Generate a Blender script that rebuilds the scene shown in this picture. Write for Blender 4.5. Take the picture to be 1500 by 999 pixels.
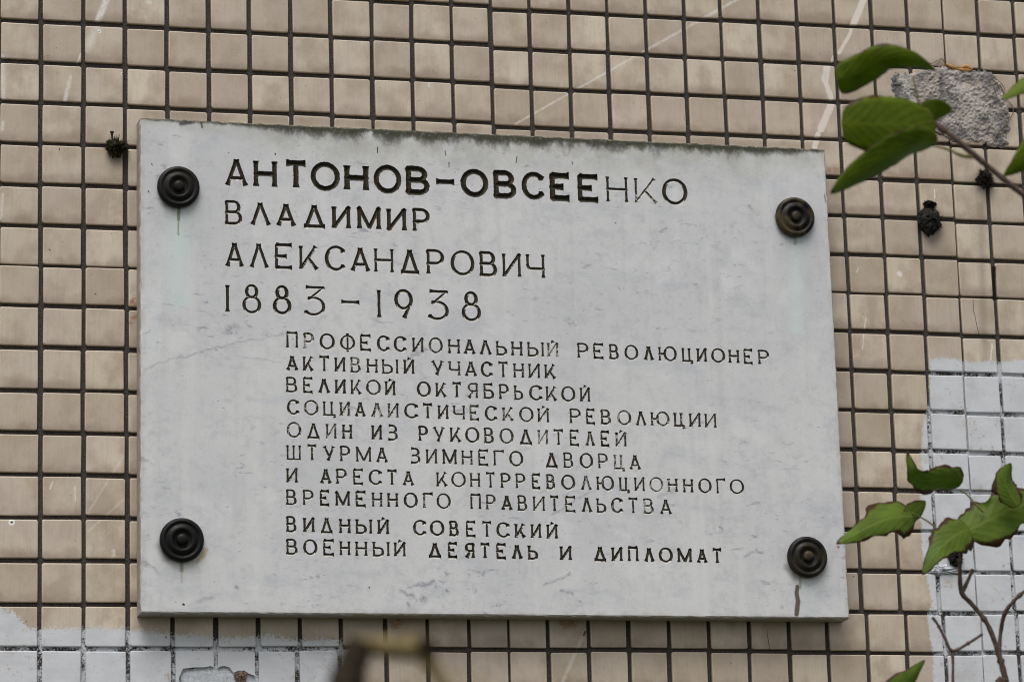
import bpy, math, random
import numpy as np
from mathutils import Vector, Matrix

random.seed(7)
rng = np.random.default_rng(7)
scene = bpy.context.scene
col = scene.collection
for o in list(bpy.data.objects):
    bpy.data.objects.remove(o, do_unlink=True)

# ------------------------------------------------------------------ camera
# wall coordinates: u right, v up, w out of the wall (metres).  World = (u, -w, v).
F = 4.6
R = np.array([[0.969951, -0.028054, 0.241678],
              [0.028854, -0.973056, -0.228755],
              [0.241584, 0.228854, -0.943008]])
C = np.array([-1.0843, -1.00297, 3.7985])


def W3(p):
    return Vector((float(p[0]), -float(p[2]), float(p[1])))


cam_data = bpy.data.cameras.new('camera')
cam = bpy.data.objects.new('camera', cam_data)
col.objects.link(cam)
right, up, back = W3(R[0]), W3(-R[1]), W3(-R[2])
M = Matrix((right, up, back)).transposed().to_4x4()
M.translation = W3(C)
cam.matrix_world = M
cam_data.sensor_width = 36.0
cam_data.lens = F * 1000 / 1500 * 36.0
cam_data.clip_start = 0.05
cam_data.clip_end = 500
cam_data.dof.use_dof = True
cam_data.dof.focus_distance = float(R[2] @ (np.array([-0.14, -0.13, 0.03]) - C))
cam_data.dof.aperture_fstop = 8.0
scene.camera = cam

# ------------------------------------------------------------------ light: overcast day
SUN_EL, SUN_AZ = math.radians(64), math.radians(205)   # azimuth clockwise from +Y
world = bpy.data.worlds.new('World')
scene.world = world
world.use_nodes = True
wn = world.node_tree.nodes
wl = world.node_tree.links
for n in list(wn):
    wn.remove(n)
sky = wn.new('ShaderNodeTexSky')
sky.sky_type = 'NISHITA'
sky.sun_disc = False
sky.sun_elevation = SUN_EL
sky.sun_rotation = SUN_AZ
sky.air_density = 1.0
sky.dust_density = 4.0
hs = wn.new('ShaderNodeHueSaturation')
hs.inputs['Saturation'].default_value = 0.25
bg = wn.new('ShaderNodeBackground')
bg.inputs['Strength'].default_value = 0.095
out = wn.new('ShaderNodeOutputWorld')
wl.new(sky.outputs[0], hs.inputs['Color'])
wl.new(hs.outputs[0], bg.inputs['Color'])
wl.new(bg.outputs[0], out.inputs['Surface'])

sun_data = bpy.data.lights.new('sun', 'SUN')
sun_data.energy = 1.5
sun_data.angle = math.radians(40)
sun_data.color = (1.0, 0.97, 0.93)
sun = bpy.data.objects.new('sun', sun_data)
col.objects.link(sun)
sd = Vector((math.sin(SUN_AZ) * math.cos(SUN_EL), math.cos(SUN_AZ) * math.cos(SUN_EL), math.sin(SUN_EL)))
sun.rotation_euler = sd.to_track_quat('Z', 'Y').to_euler()
sun.location = (0, -6, 6)

scene.view_settings.view_transform = 'Standard'
scene.view_settings.look = 'None'
scene.view_settings.gamma = 1
scene.view_settings.exposure = 0.58
scene.view_settings.use_curve_mapping = False
scene.cycles.filter_width = 1.0


# ------------------------------------------------------------------ helpers
def ray(x, y, w):
    """photo pixel -> point on the plane at distance w in front of the wall"""
    d = R.T @ np.array([(x - 750) / 1000 / F, (y - 499.5) / 1000 / F, 1.0])
    return C + d * ((w - C[2]) / d[2])


def uv(x, y, w=0.003):
    p = ray(x, y, w)
    return float(p[0]), float(p[1])


def tag(o, label=None, cat=None, group=None, kind=None):
    if label:
        o['label'] = label
    if cat:
        o['category'] = cat
    if group:
        o['group'] = group
    if kind:
        o['kind'] = kind
    return o


def mesh(name, verts, faces, mats, smooth=False, mi=None):
    m = bpy.data.meshes.new(name)
    m.from_pydata([tuple(v) for v in verts], [], [tuple(f) for f in faces])
    for mt in (mats if isinstance(mats, (list, tuple)) else [mats]):
        m.materials.append(mt)
    if mi is not None:
        m.polygons.foreach_set('material_index', mi)
    if smooth:
        m.polygons.foreach_set('use_smooth', [True] * len(m.polygons))
    m.update()
    return m


def obj(name, m, parent=None, loc=(0, 0, 0)):
    o = bpy.data.objects.new(name, m)
    col.objects.link(o)
    o.location = loc
    if parent is not None:
        o.parent = parent
        # parents here carry translation only
        p = parent
        off = Vector((0, 0, 0))
        while p is not None:
            off += p.location
            p = p.parent
        o.location = Vector(loc) - off
    return o


def fixn(m):
    import bmesh
    b = bmesh.new()
    b.from_mesh(m)
    bmesh.ops.recalc_face_normals(b, faces=b.faces)
    b.to_mesh(m)
    b.free()
    return m


# ------------------------------------------------------------------ node helpers
class NT:
    def __init__(self, name):
        self.mat = bpy.data.materials.new(name)
        self.mat.use_nodes = True
        self.t = self.mat.node_tree
        for n in list(self.t.nodes):
            self.t.nodes.remove(n)
        self.out = self.t.nodes.new('ShaderNodeOutputMaterial')
        self.b = self.t.nodes.new('ShaderNodeBsdfPrincipled')
        self.t.links.new(self.b.outputs[0], self.out.inputs['Surface'])

    def n(self, kind, **kw):
        nd = self.t.nodes.new('ShaderNode' + kind)
        for k, v in kw.items():
            setattr(nd, k, v)
        return nd

    def l(self, a, b):
        self.t.links.new(a, b)

    def put(self, sock, v):
        if isinstance(v, bpy.types.NodeSocket):
            self.l(v, sock)
        elif isinstance(v, (tuple, list)):
            if sock.type == 'RGBA':
                sock.default_value = (*v[:3], 1)
            else:
                sock.default_value = tuple(v)
        else:
            sock.default_value = v

    def math(self, op, a, b=0.0, c=0.0, clamp=False):
        nd = self.n('Math', operation=op, use_clamp=clamp)
        self.put(nd.inputs[0], a)
        self.put(nd.inputs[1], b)
        self.put(nd.inputs[2], c)
        return nd.outputs[0]

    def mix(self, f, a, b):
        nd = self.n('Mix', data_type='RGBA')
        self.put(nd.inputs[0], f)
        self.put(nd.inputs[6], a)
        self.put(nd.inputs[7], b)
        return nd.outputs[2]

    def mul(self, f, a, b):
        nd = self.n('Mix', data_type='RGBA', blend_type='MULTIPLY')
        self.put(nd.inputs[0], f)
        self.put(nd.inputs[6], a)
        self.put(nd.inputs[7], b)
        return nd.outputs[2]

    def noise(self, vec, scale, detail=3.0, rough=0.55, dist=0.0):
        nd = self.n('TexNoise')
        self.put(nd.inputs['Vector'], vec)
        nd.inputs['Scale'].default_value = scale
        nd.inputs['Detail'].default_value = detail
        nd.inputs['Roughness'].default_value = rough
        nd.inputs['Distortion'].default_value = dist
        return nd.outputs['Fac']

    def ramp(self, f, lo, hi, a=0.0, b=1.0, smooth=True):
        nd = self.n('MapRange', interpolation_type='SMOOTHSTEP' if smooth else 'LINEAR')
        self.put(nd.inputs['Value'], f)
        self.put(nd.inputs['From Min'], lo)
        self.put(nd.inputs['From Max'], hi)
        self.put(nd.inputs['To Min'], a)
        self.put(nd.inputs['To Max'], b)
        return nd.outputs[0]

    def vmul(self, v, s, rot=(0, 0, 0)):
        nd = self.n('Mapping')
        self.put(nd.inputs['Vector'], v)
        nd.inputs['Scale'].default_value = s
        nd.inputs['Rotation'].default_value = rot
        return nd.outputs[0]

    def curve(self, x, pts):
        """piecewise linear lookup; pts = [(x,y)...] sorted"""
        xs = [p[0] for p in pts]
        ys = [p[1] for p in pts]
        x0, x1, y0, y1 = min(xs), max(xs), min(ys), max(ys)
        y1 = max(y1, y0 + 1e-6)
        nd = self.n('FloatCurve')
        self.put(nd.inputs['Value'], self.ramp(x, x0, x1, 0, 1, smooth=False))
        cv = nd.mapping.curves[0]
        q = [((a - x0) / (x1 - x0), (b - y0) / (y1 - y0)) for a, b in pts]
        cv.points[0].location = q[0]
        cv.points[1].location = q[-1]
        for a in q[1:-1]:
            cv.points.new(*a)
        for p in cv.points:
            p.handle_type = 'VECTOR'
        nd.mapping.update()
        return self.math('ADD', self.math('MULTIPLY', nd.outputs[0], y1 - y0), y0)

    def bump(self, h, strength, dist):
        nd = self.n('Bump')
        nd.inputs['Strength'].default_value = strength
        nd.inputs['Distance'].default_value = dist
        self.put(nd.inputs['Height'], h)
        self.l(nd.outputs[0], self.b.inputs['Normal'])
        return nd


def make_mark_group():
    """soft-edged stroke between two wall points; the running mask travels in the unused y of P"""
    g = bpy.data.node_groups.new('stroke_mask', 'ShaderNodeTree')
    for nm, tp in (('P', 'NodeSocketVector'), ('A', 'NodeSocketVector'), ('BA', 'NodeSocketVector'),
                   ('Inv', 'NodeSocketFloat'), ('R0', 'NodeSocketFloat'), ('R1', 'NodeSocketFloat'), ('S', 'NodeSocketFloat')):
        g.interface.new_socket(nm, in_out='INPUT', socket_type=tp)
    g.interface.new_socket('P', in_out='OUTPUT', socket_type='NodeSocketVector')
    N, L = g.nodes, g.links
    gi, go = N.new('NodeGroupInput'), N.new('NodeGroupOutput')
    sp = N.new('ShaderNodeSeparateXYZ')
    L.new(gi.outputs['P'], sp.inputs[0])
    fl = N.new('ShaderNodeCombineXYZ')
    L.new(sp.outputs[0], fl.inputs[0])
    L.new(sp.outputs[2], fl.inputs[2])

    def vm(op, *a):
        n = N.new('ShaderNodeVectorMath')
        n.operation = op
        for i, s in enumerate(a):
            L.new(s, n.inputs[i])
        return n
    pa = vm('SUBTRACT', fl.outputs[0], gi.outputs['A'])
    dt = vm('DOT_PRODUCT', pa.outputs[0], gi.outputs['BA'])
    h = N.new('ShaderNodeMath')
    h.operation = 'MULTIPLY'
    h.use_clamp = True
    L.new(dt.outputs['Value'], h.inputs[0])
    L.new(gi.outputs['Inv'], h.inputs[1])
    sc = N.new('ShaderNodeVectorMath')
    sc.operation = 'SCALE'
    L.new(gi.outputs['BA'], sc.inputs[0])
    L.new(h.outputs[0], sc.inputs['Scale'])
    d = vm('DISTANCE', pa.outputs[0], sc.outputs[0])
    mr = N.new('ShaderNodeMapRange')
    mr.interpolation_type = 'SMOOTHSTEP'
    L.new(d.outputs['Value'], mr.inputs['Value'])
    L.new(gi.outputs['R0'], mr.inputs['From Min'])
    L.new(gi.outputs['R1'], mr.inputs['From Max'])
    L.new(gi.outputs['S'], mr.inputs['To Min'])
    mr.inputs['To Max'].default_value = 0
    mx = N.new('ShaderNodeMath')
    mx.operation = 'MAXIMUM'
    L.new(mr.outputs[0], mx.inputs[0])
    L.new(sp.outputs[1], mx.inputs[1])
    cb = N.new('ShaderNodeCombineXYZ')
    L.new(sp.outputs[0], cb.inputs[0])
    L.new(mx.outputs[0], cb.inputs[1])
    L.new(sp.outputs[2], cb.inputs[2])
    L.new(cb.outputs[0], go.inputs[0])
    return g


MARK = make_mark_group()
PX = 0.00088          # metres on the wall per photo pixel


BOX = None            # (u0,u1,v0,v1): only marks that touch it go into the material being built
USED = []


def touches(it, w):
    if BOX is None:
        return True
    a, b = uv(it[0], it[1], w), uv(it[2], it[3], w)
    r = it[4] * PX * (1 + it[5] * .5) + .0045
    return min(a[0], b[0]) - r < BOX[1] and max(a[0], b[0]) + r > BOX[0] and min(a[1], b[1]) - r < BOX[3] and max(a[1], b[1]) + r > BOX[2]


def marked(nt, P, items, w, c, colour, mod=None):
    """paint colour over c where the marks are.  items: (x0,y0,x1,y1,radius_px,softness 0..1,strength)"""
    items = [it for it in items if touches(it, w)]
    if not items:
        return c
    m = marks(nt, P, items, w)
    if mod is not None:
        m = nt.math('MULTIPLY', m, mod)
    return nt.mix(m, c, colour)


def marks(nt, P, items, w):
    run = P
    for (x0, y0, x1, y1, r, soft, s) in items:
        a, b = uv(x0, y0, w), uv(x1, y1, w)
        g = nt.n('Group')
        g.node_tree = MARK
        nt.put(g.inputs['P'], run)
        g.inputs['A'].default_value = (a[0], 0, a[1])
        ba = (b[0] - a[0], 0, b[1] - a[1])
        g.inputs['BA'].default_value = ba
        l2 = ba[0] ** 2 + ba[2] ** 2
        g.inputs['Inv'].default_value = 1 / l2 if l2 > 1e-9 else 0
        g.inputs['R0'].default_value = r * PX * (1 - soft)
        g.inputs['R1'].default_value = r * PX * (1 + soft * .5) + 1e-5
        g.inputs['S'].default_value = s
        run = g.outputs[0]
    sep = nt.n('SeparateXYZ')
    nt.l(run, sep.inputs[0])
    return sep.outputs[1]


def flatpos(nt, wob=0.0, wscale=200.0):
    """(u,0,v) of the shaded point, with a little wobble"""
    g = nt.n('NewGeometry')
    m = nt.n('VectorMath', operation='MULTIPLY')
    nt.l(g.outputs['Position'], m.inputs[0])
    m.inputs[1].default_value = (1, 0, 1)
    if not wob:
        return m.outputs[0]
    n = nt.n('TexNoise')
    n.inputs['Scale'].default_value = wscale
    n.inputs['Detail'].default_value = 2
    nt.l(m.outputs[0], n.inputs['Vector'])
    s = nt.n('VectorMath', operation='SUBTRACT')
    nt.l(n.outputs['Color'], s.inputs[0])
    s.inputs[1].default_value = (.5, .5, .5)
    k = nt.n('VectorMath', operation='MULTIPLY')
    nt.l(s.outputs[0], k.inputs[0])
    k.inputs[1].default_value = (wob, 0, wob)
    a = nt.n('VectorMath', operation='ADD')
    nt.l(m.outputs[0], a.inputs[0])
    nt.l(k.outputs[0], a.inputs[1])
    return a.outputs[0]


# ------------------------------------------------------------------ wall materials
def paint_mask(nt, P):
    """two patches of greyish white wall paint: lower left, and right of the plaque"""
    sx = nt.n('SeparateXYZ')
    nt.l(P, sx.inputs[0])
    u, v = sx.outputs[0], sx.outputs[2]
    fine = nt.math('SUBTRACT', nt.noise(P, 330, 5, .8), .5)
    mid = nt.math('SUBTRACT', nt.noise(P, 45, 2, .5), .5)
    wob = nt.math('ADD', nt.math('MULTIPLY', fine, .042), nt.math('MULTIPLY', mid, .010))
    # lower left: top edge v(u), right edge at the grout line
    top = [uv(*q) for q in [(-60, 880), (0, 890), (20, 897), (45, 922), (120, 920), (190, 921), (250, 928), (330, 934), (380, 930), (440, 937), (520, 937)]]
    vt = nt.curve(u, top)
    mL = nt.ramp(nt.math('SUBTRACT', nt.math('ADD', vt, wob), v), -.0006, .0006)
    ue = uv(503, 960)[0]
    mL = nt.math('MULTIPLY', mL, nt.ramp(nt.math('SUBTRACT', nt.math('ADD', ue, nt.math('MULTIPLY', wob, .2)), u), -.0005, .0005))
    # right: left edge u(v), top edge nearly level
    le = [uv(*q) for q in [(1380, 1060), (1367, 999), (1366, 960), (1358, 905), (1365, 880), (1357, 845), (1350, 800), (1349, 770), (1347, 720), (1350, 660), (1352, 620), (1361, 590), (1362, 560), (1361, 520)]]
    le = sorted([(b, a) for a, b in le])
    uL = nt.curve(v, le)
    mR = nt.ramp(nt.math('SUBTRACT', u, nt.math('ADD', uL, nt.math('MULTIPLY', wob, .45))), -.0006, .0006)
    tp = sorted([uv(*q) for q in [(1340, 527), (1365, 526), (1385, 524), (1410, 530), (1440, 530), (1470, 529), (1500, 527), (1560, 530)]])
    vR = nt.curve(u, tp)
    mR = nt.math('MULTIPLY', mR, nt.ramp(nt.math('SUBTRACT', nt.math('ADD', vR, nt.math('MULTIPLY', wob, .8)), v), -.0006, .0006))
    return nt.math('MAXIMUM', mL, mR), u, v


WHITE_MARKS = [
    (158, -4, 141, 36, 5, .7, .75), (142, 42, 127, 70, 7, .9, .4), (118, 80, 113, 92, 1.6, .8, .7), (103, 114, 95, 148, 3.2, .8, .5),
    (218, 4, 219, 4, 4, .6, .5), (755, 182, 950, 72, 1.9, .7, .42), (950, 72, 1085, -3, 2.6, .7, .40),
    (1453, 504, 1451, 526, 1.5, .6, .6), (1268, 466, 1266, 483, 1.2, .6, .5), (1265, 490, 1263, 512, 1.2, .6, .55),
    (1317, 401, 1318, 402, 4.2, .4, .7), (1368, 278, 1369, 290, 1.1, .5, .7), (1257, 393, 1254, 399, 1.2, .5, .6),
    (181, 668, 128, 752, 1.8, .8, .22), (182, 731, 128, 779, 1.8, .8, .22), (77, 706, 73, 716, 1.2, .6, .6), (110, 712, 110, 733, 1.2, .6, .5),
    (166, 806, 166, 813, 2.6, .5, .5), (852, 934, 822, 1003, 3.2, .8, .28), (3, 82, 5, 150, 3.5, .9, .45), (4, 180, 3, 190, 3, .8, .4), (4, 285, 2, 320, 2, .8, .4),
    (425, 80, 425, 106, 1.3, .4, .7), (424, 166, 424, 180, 1.8, .4, .8), (628, 124, 628, 126, 2.4, .5, .6), (1325, 125, 1300, 128, 1, .9, .2)]
CREAM_MARKS = [
    (1267, -6, 1249, 38, 5.5, .25, .9), (1246, 45, 1246, 46, 3, .3, .9), (1245, 50, 1229, 78, 3, .3, .85), (1220, 84, 1218, 93, 2.2, .3, .8),
    (1211, 100, 1208, 118, 6, .3, .85), (1208, 118, 1217, 144, 4.5, .3, .85), (1217, 155, 1202, 190, 6, .3, .85), (1198, 197, 1193, 216, 4.5, .3, .85)]
RING_MARKS = [(17, 765, 17, 765, 4.8, .25, .9), (179, 109, 179, 109, 2.6, .3, .9), (145, 46, 146, 47, 2.4, .3, .9)]
DARK_MARKS = [
    (17, 765, 17, 765, 1.7, .3, 1), (179, 109, 179, 109, .9, .3, 1), (145, 47, 145, 47, .9, .3, 1), (1456, 392, 1456.5, 437, 3.6, .5, .97), (857, 925, 855, 930, 1.6, .6, .9),
    (1425, 439, 1426, 456, .55, .5, .9), (1426, 456, 1434, 491, .55, .5, .9), (1123, 922, 1124, 933, .6, .5, .8), (1124, 933, 1127, 950, .6, .5, .8),
    (1250, 844, 1250, 844, 1.2, .3, .9), (139, 431, 140, 431, .9, .3, .9), (87, 219, 87, 220, 1.0, .3, .9), (1164, 104, 1164, 104, 1.1, .3, .8), (72, 366, 73, 367, 1.3, .5, .7),
    (492, 60, 492, 60, .9, .3, .9), (38, 910, 38, 910, 1.1, .3, .8), (243, 933, 243, 933, 1.4, .4, .8), (1070, 971, 1070, 971, .9, .3, .8), (1264, 217, 1260, 213, .8, .3, .6)]
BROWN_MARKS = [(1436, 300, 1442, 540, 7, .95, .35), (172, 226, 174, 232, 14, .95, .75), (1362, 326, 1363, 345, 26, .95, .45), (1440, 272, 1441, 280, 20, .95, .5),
               (215, 168, 620, 186, 9, .95, .30), (620, 188, 1195, 216, 9, .95, .36), (60, 35, 62, 36, 14, .95, .12)]  # long strips above the plaque: dirt with soft shading painted in
RUST_MARKS = [(197, 441, 195, 444, 5.5, .5, .85), (193, 466, 198, 464, 3, .6, .75), (191, 474, 196, 470, 2.4, .6, .8), (577, 913, 584, 911, 9, .5, .8),
              (826, 913, 840, 912, 9, .6, .6), (1217, 250, 1226, 250, 9, .95, .45), (1300, 258, 1390, 262, 7, .95, .22), (1396, 97, 1404, 99, 1.6, .4, .7)]

WHITE_PAINT = (.575, .59, .62)


def tile_material(painted=True, joined=False):
    nt = NT('beige_glazed_tile')
    P = flatpos(nt, .0016, 160)
    tc = nt.n('TexCoord')
    oi = nt.n('ObjectInfo')
    rnd = oi.outputs['Random']
    local = tc.outputs['Object']
    if joined:                      # many tiles in one mesh: tone and local position come from the mesh
        at = nt.n('Attribute', attribute_name='cell')
        local = at.outputs['Vector']
        sa = nt.n('SeparateXYZ')
        nt.l(local, sa.inputs[0])
        rnd = sa.outputs[1]
    g = nt.n('NewGeometry').outputs['Position']
    # glaze: per tile tone + clouding + vertical brushing
    c = nt.mix(rnd, (.41, .335, .250), (.625, .54, .425))
    r2 = nt.math('FRACT', nt.math('MULTIPLY', rnd, 17.3))
    c = nt.mix(nt.math('MULTIPLY', r2, .35), c, (.47, .385, .335))
    cloud = nt.noise(nt.vmul(g, (1, 1, .8)), 26, 4, .6)
    c = nt.mix(nt.ramp(cloud, .38, .66, 0, .85), c, (.37, .292, .215))
    c = nt.mix(nt.ramp(nt.noise(g, 11, 3, .6), .46, .68, 0, .5), c, (.475, .395, .355))
    brush = nt.noise(nt.vmul(g, (420, 420, 26)), 1, 3, .6)
    c = nt.mix(nt.ramp(brush, .45, .75, 0, .24), c, (.30, .235, .175))
    grain = nt.noise(g, 900, 2, .6)
    c = nt.mix(nt.ramp(grain, .35, .75, 0, .20), c, (.62, .54, .45))
    # cream glaze rim of each tile (object space, tile spans -0.5..0.5)
    so = nt.n('SeparateXYZ')
    nt.l(local, so.inputs[0])
    ax = nt.math('ABSOLUTE', so.outputs[0])
    az = nt.math('ABSOLUTE', so.outputs[2])
    rim = nt.math('MAXIMUM', ax, az)
    c = nt.mix(nt.ramp(nt.math('ADD', rim, nt.math('MULTIPLY', grain, .03)), .478, .498, 0, .5), c, (.60, .51, .40))
    # grime clinging in drifts along some edges
    gr = nt.math('MULTIPLY', nt.ramp(nt.math('SUBTRACT', nt.math('ADD', nt.math('MULTIPLY', nt.noise(g, 33, 4, .65), .75), nt.math('MULTIPLY', r2, .15)), so.outputs[2]), .62, 1.0, 0, .55), 1.0)
    c = nt.mix(gr, c, (.21, .15, .11))
    # pin holes / specks
    vor = nt.n('TexVoronoi')
    vor.inputs['Scale'].default_value = 55
    nt.l(g, vor.inputs['Vector'])
    c = nt.mix(nt.ramp(vor.outputs['Distance'], .028, .055, .7, 0), c, (.12, .09, .07))
    # stray marks
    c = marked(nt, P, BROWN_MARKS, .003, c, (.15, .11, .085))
    c = marked(nt, P, RUST_MARKS, .003, c, (.30, .115, .035), nt.ramp(nt.noise(nt.vmul(g, (1, 1, 2)), 150, 4, .7), .36, .58, .05, 1.1))
    c = marked(nt, P, WHITE_MARKS, .003, c, (.80, .77, .74), nt.ramp(nt.noise(g, 120, 4, .7), .30, .60, .35, 1.15))
    c = marked(nt, P, CREAM_MARKS, .003, c, (.70, .63, .57), nt.ramp(nt.noise(g, 120, 4, .7), .25, .50, .6, 1.05))
    pm = paint_mask(nt, flatpos(nt))[0] if painted else 0.0
    # paint is thin and chipped here and there
    if painted:
        c, pm = painted_over(nt, g, c, pm)
    c = marked(nt, P, RING_MARKS, .003, c, (.80, .78, .74))
    c = marked(nt, P, DARK_MARKS, .003, c, (.012, .01, .009))
    nt.put(nt.b.inputs['Base Color'], c)
    nt.put(nt.b.inputs['Roughness'], nt.ramp(nt.math('ADD', nt.math('MULTIPLY', pm, .8), nt.math('MULTIPLY', cloud, .35)), 0, 1, .26, .62))
    nt.b.inputs['Specular IOR Level'].default_value = .42
    hgt = nt.math('ADD', nt.math('MULTIPLY', nt.noise(g, 90, 3), .6), nt.math('MULTIPLY', nt.noise(g, 700, 2), .12))
    if painted:
        hgt = nt.math('ADD', hgt, nt.math('MULTIPLY', pm, .25))
    nt.bump(hgt, .35, .0012)
    return nt.mat


def painted_over(nt, g, c, pm):
    chip = nt.math('MULTIPLY', nt.ramp(nt.noise(g, 140, 4, .7), .60, .64), nt.ramp(nt.noise(g, 19, 2), .44, .6))
    pm = nt.math('MULTIPLY', pm, nt.math('SUBTRACT', 1, nt.math('MULTIPLY', chip, .85)))
    pc = nt.mix(nt.ramp(nt.noise(g, 30, 3), .35, .7), WHITE_PAINT, (.51, .52, .545))
    pc = nt.mix(nt.ramp(nt.noise(nt.vmul(g, (9, 9, 210)), 1, 3, .6), .45, .75, 0, .35), pc, (.64, .655, .68))
    pc = nt.mix(nt.ramp(nt.noise(g, 17, 5, .7), .54, .72, 0, .55), pc, (.40, .39, .38))
    pc = nt.mix(nt.ramp(nt.noise(g, 330, 3, .7), .62, .72, 0, .6), pc, (.30, .31, .33))
    return nt.mix(pm, c, pc), pm


def grout_material():
    nt = NT('dark_cement_grout')
    g = nt.n('NewGeometry').outputs['Position']
    n1 = nt.noise(g, 420, 5, .7)
    c = nt.mix(nt.ramp(n1, .3, .7), (.022, .018, .016), (.105, .090, .082))
    c = nt.mix(nt.ramp(nt.noise(g, 14, 3), .4, .7, 0, .6), c, (.055, .048, .046))
    c = nt.mix(nt.ramp(nt.noise(g, 1100, 2, .6), .64, .72, 0, .8), c, (.30, .27, .25))
    P = flatpos(nt, .0016, 160)
    pm, u, v = paint_mask(nt, flatpos(nt))
    flick = nt.ramp(nt.math('ADD', nt.noise(g, 300, 5, .8), nt.math('MULTIPLY', nt.math('SUBTRACT', nt.noise(g, 40, 2), .5), .7)), .42, .50)
    pm = nt.math('MULTIPLY', pm, flick)
    c = nt.mix(pm, c, WHITE_PAINT)
    c = marked(nt, P, DARK_MARKS[3:4], .0, c, (.008, .007, .006))
    # broken corner low on the wall: brown rubble
    c = marked(nt, P, [(351, 988, 353, 1004, 7, .5, 1), (383, 990, 388, 996, 5, .5, 1)], 0, c, (.20, .14, .10))
    nt.put(nt.b.inputs['Base Color'], c)
    nt.b.inputs['Roughness'].default_value = .9
    nt.b.inputs['Specular IOR Level'].default_value = .2
    hgt = nt.math('ADD', n1, nt.math('MULTIPLY', pm, .6))
    nt.bump(hgt, 1.0, .0018)
    return nt.mat


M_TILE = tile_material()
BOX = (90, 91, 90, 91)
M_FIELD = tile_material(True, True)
BOX = None
TILE_MATS = {}
ALL_MARKS = BROWN_MARKS + RUST_MARKS + WHITE_MARKS + CREAM_MARKS + RING_MARKS + DARK_MARKS


def tile_mat_for(box, painted):
    """the tile glaze with just the marks that fall on this tile"""
    global BOX
    BOX = box
    key = (painted, tuple(i for i, it in enumerate(ALL_MARKS) if touches(it, .003)))
    if key not in TILE_MATS:
        TILE_MATS[key] = tile_material(painted)
    BOX = None
    return TILE_MATS[key]


M_GROUT = grout_material()

# ------------------------------------------------------------------ ground
GZ = float(C[1]) - 1.62          # the photographer's eye is about 1.6 m up


def ground_material():
    nt = NT('soil_and_grass')
    g = nt.n('NewGeometry').outputs['Position']
    c = nt.mix(nt.ramp(nt.noise(g, 3, 6, .7), .35, .65), (.06, .05, .035), (.05, .075, .025))
    nt.put(nt.b.inputs['Base Color'], c)
    nt.b.inputs['Roughness'].default_value = .95
    nt.bump(nt.noise(g, 25, 5, .7), .8, .05)
    return nt.mat


gm = mesh('ground', [(-120, -160, GZ), (120, -160, GZ), (120, 60, GZ), (-120, 60, GZ)], [(0, 1, 2, 3)], ground_material())
tag(obj('ground', gm), 'dark soil with short grass at the foot of the wall', 'ground', kind='structure')

# ------------------------------------------------------------------ the tiled wall
wall = bpy.data.objects.new('tiled_wall', None)
col.objects.link(wall)
tag(wall, 'wall faced with small square beige glazed tiles and dark grout', 'wall')

U0, U1, V0, V1 = -5.0, 5.0, GZ, 3.2
bedv = [(U0, 0, V0), (U1, 0, V0), (U1, 0, V1), (U0, 0, V1), (U0, .3, V0), (U1, .3, V0), (U1, .3, V1), (U0, .3, V1)]
bed = obj('mortar_bed', mesh('mortar_bed', bedv, [(0, 1, 2, 3), (5, 4, 7, 6), (3, 2, 6, 7), (4, 0, 3, 7), (1, 5, 6, 2), (4, 5, 1, 0)], M_GROUT), wall)

VL = {0: '20,-2 400,-3 800,-8',
      1: '20,60.1 190,59.2 230,58.9 380,59.2 430,60 580,58.9 610,58.5 700,58.7 790,58.7 860,57.7 980,58',
      2: '20,122.2 190,121.8 380,122.2 430,122.8 580,121.2 700,122.8 800,122.6 980,122.3',
      3: '20,183.3 190,183.6 380,184.3 430,185.5 580,184.7 700,186.3 800,186.3 980,187.6',
      4: '20,244.3 170,244.6 930,253 980,253.4', 5: '20,305.1 170,306 930,316.4 980,315.5', 6: '20,365 170,366.5 930,378.2 980,375.8',
      7: '20,425.2 170,426.8 930,439.7 980,435.3', 8: '20,484.3 170,487 930,500 980,497.5', 9: '20,543.6 170,546.2 930,564.2 980,566',
      10: '20,602.5 170,605.5 930,626.2 990,627.8', 11: '20,660.8 170,664.6 930,687.1 990,687.7', 12: '20,717.7 170,722.3 930,745.2 990,746.8',
      13: '15,774.7 185,780.1 930,802.5 990,805', 14: '10,831.7 190,838 930,862.6 990,863.8', 15: '10,888.2 190,894.6 930,920.7 990,923',
      16: '10,944.5 190,951.6 930,979.7 990,981', 17: '10,1000.5 190,1008 930,1038.7 990,1039.5', 18: '10,1054.5 190,1064 930,1097.2 990,1099.2',
      19: '10,1110.3 190,1120 930,1155.3 990,1158.3', 20: '10,1165.8 190,1175 930,1212.4 990,1214.8',
      21: '10,1220.4 190,1229.8 390,1241 590,1249.5 710,1254.5 790,1257.7 885,1262 897,1263 899,1268 919,1269.7 990,1272.5',
      22: '10,1274.8 190,1286 390,1296.5 410,1298 590,1304 610,1307 710,1311 790,1314 885,1319 897,1320 899,1326 919,1327.8 990,1330',
      23: '10,1327.8 230,1341 390,1350 410,1352.6 590,1360.2 710,1365.8 790,1370 885,1375.6 897,1376.5 899,1381.5 919,1383.2 990,1387',
      24: '10,1379.8 210,1392 390,1402.9 590,1413.9 710,1421 790,1426.3 885,1431.3 919,1437 990,1441',
      25: '10,1430.3 230,1444 390,1454.4 590,1467.4 710,1472 790,1480 885,1486 919,1490 990,1494',
      26: '10,1482.7 180,1494.4 390,1507 590,1520 790,1534 990,1548', 27: '10,1534.5 180,1546 390,1559 590,1572 790,1586 990,1601'}
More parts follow.
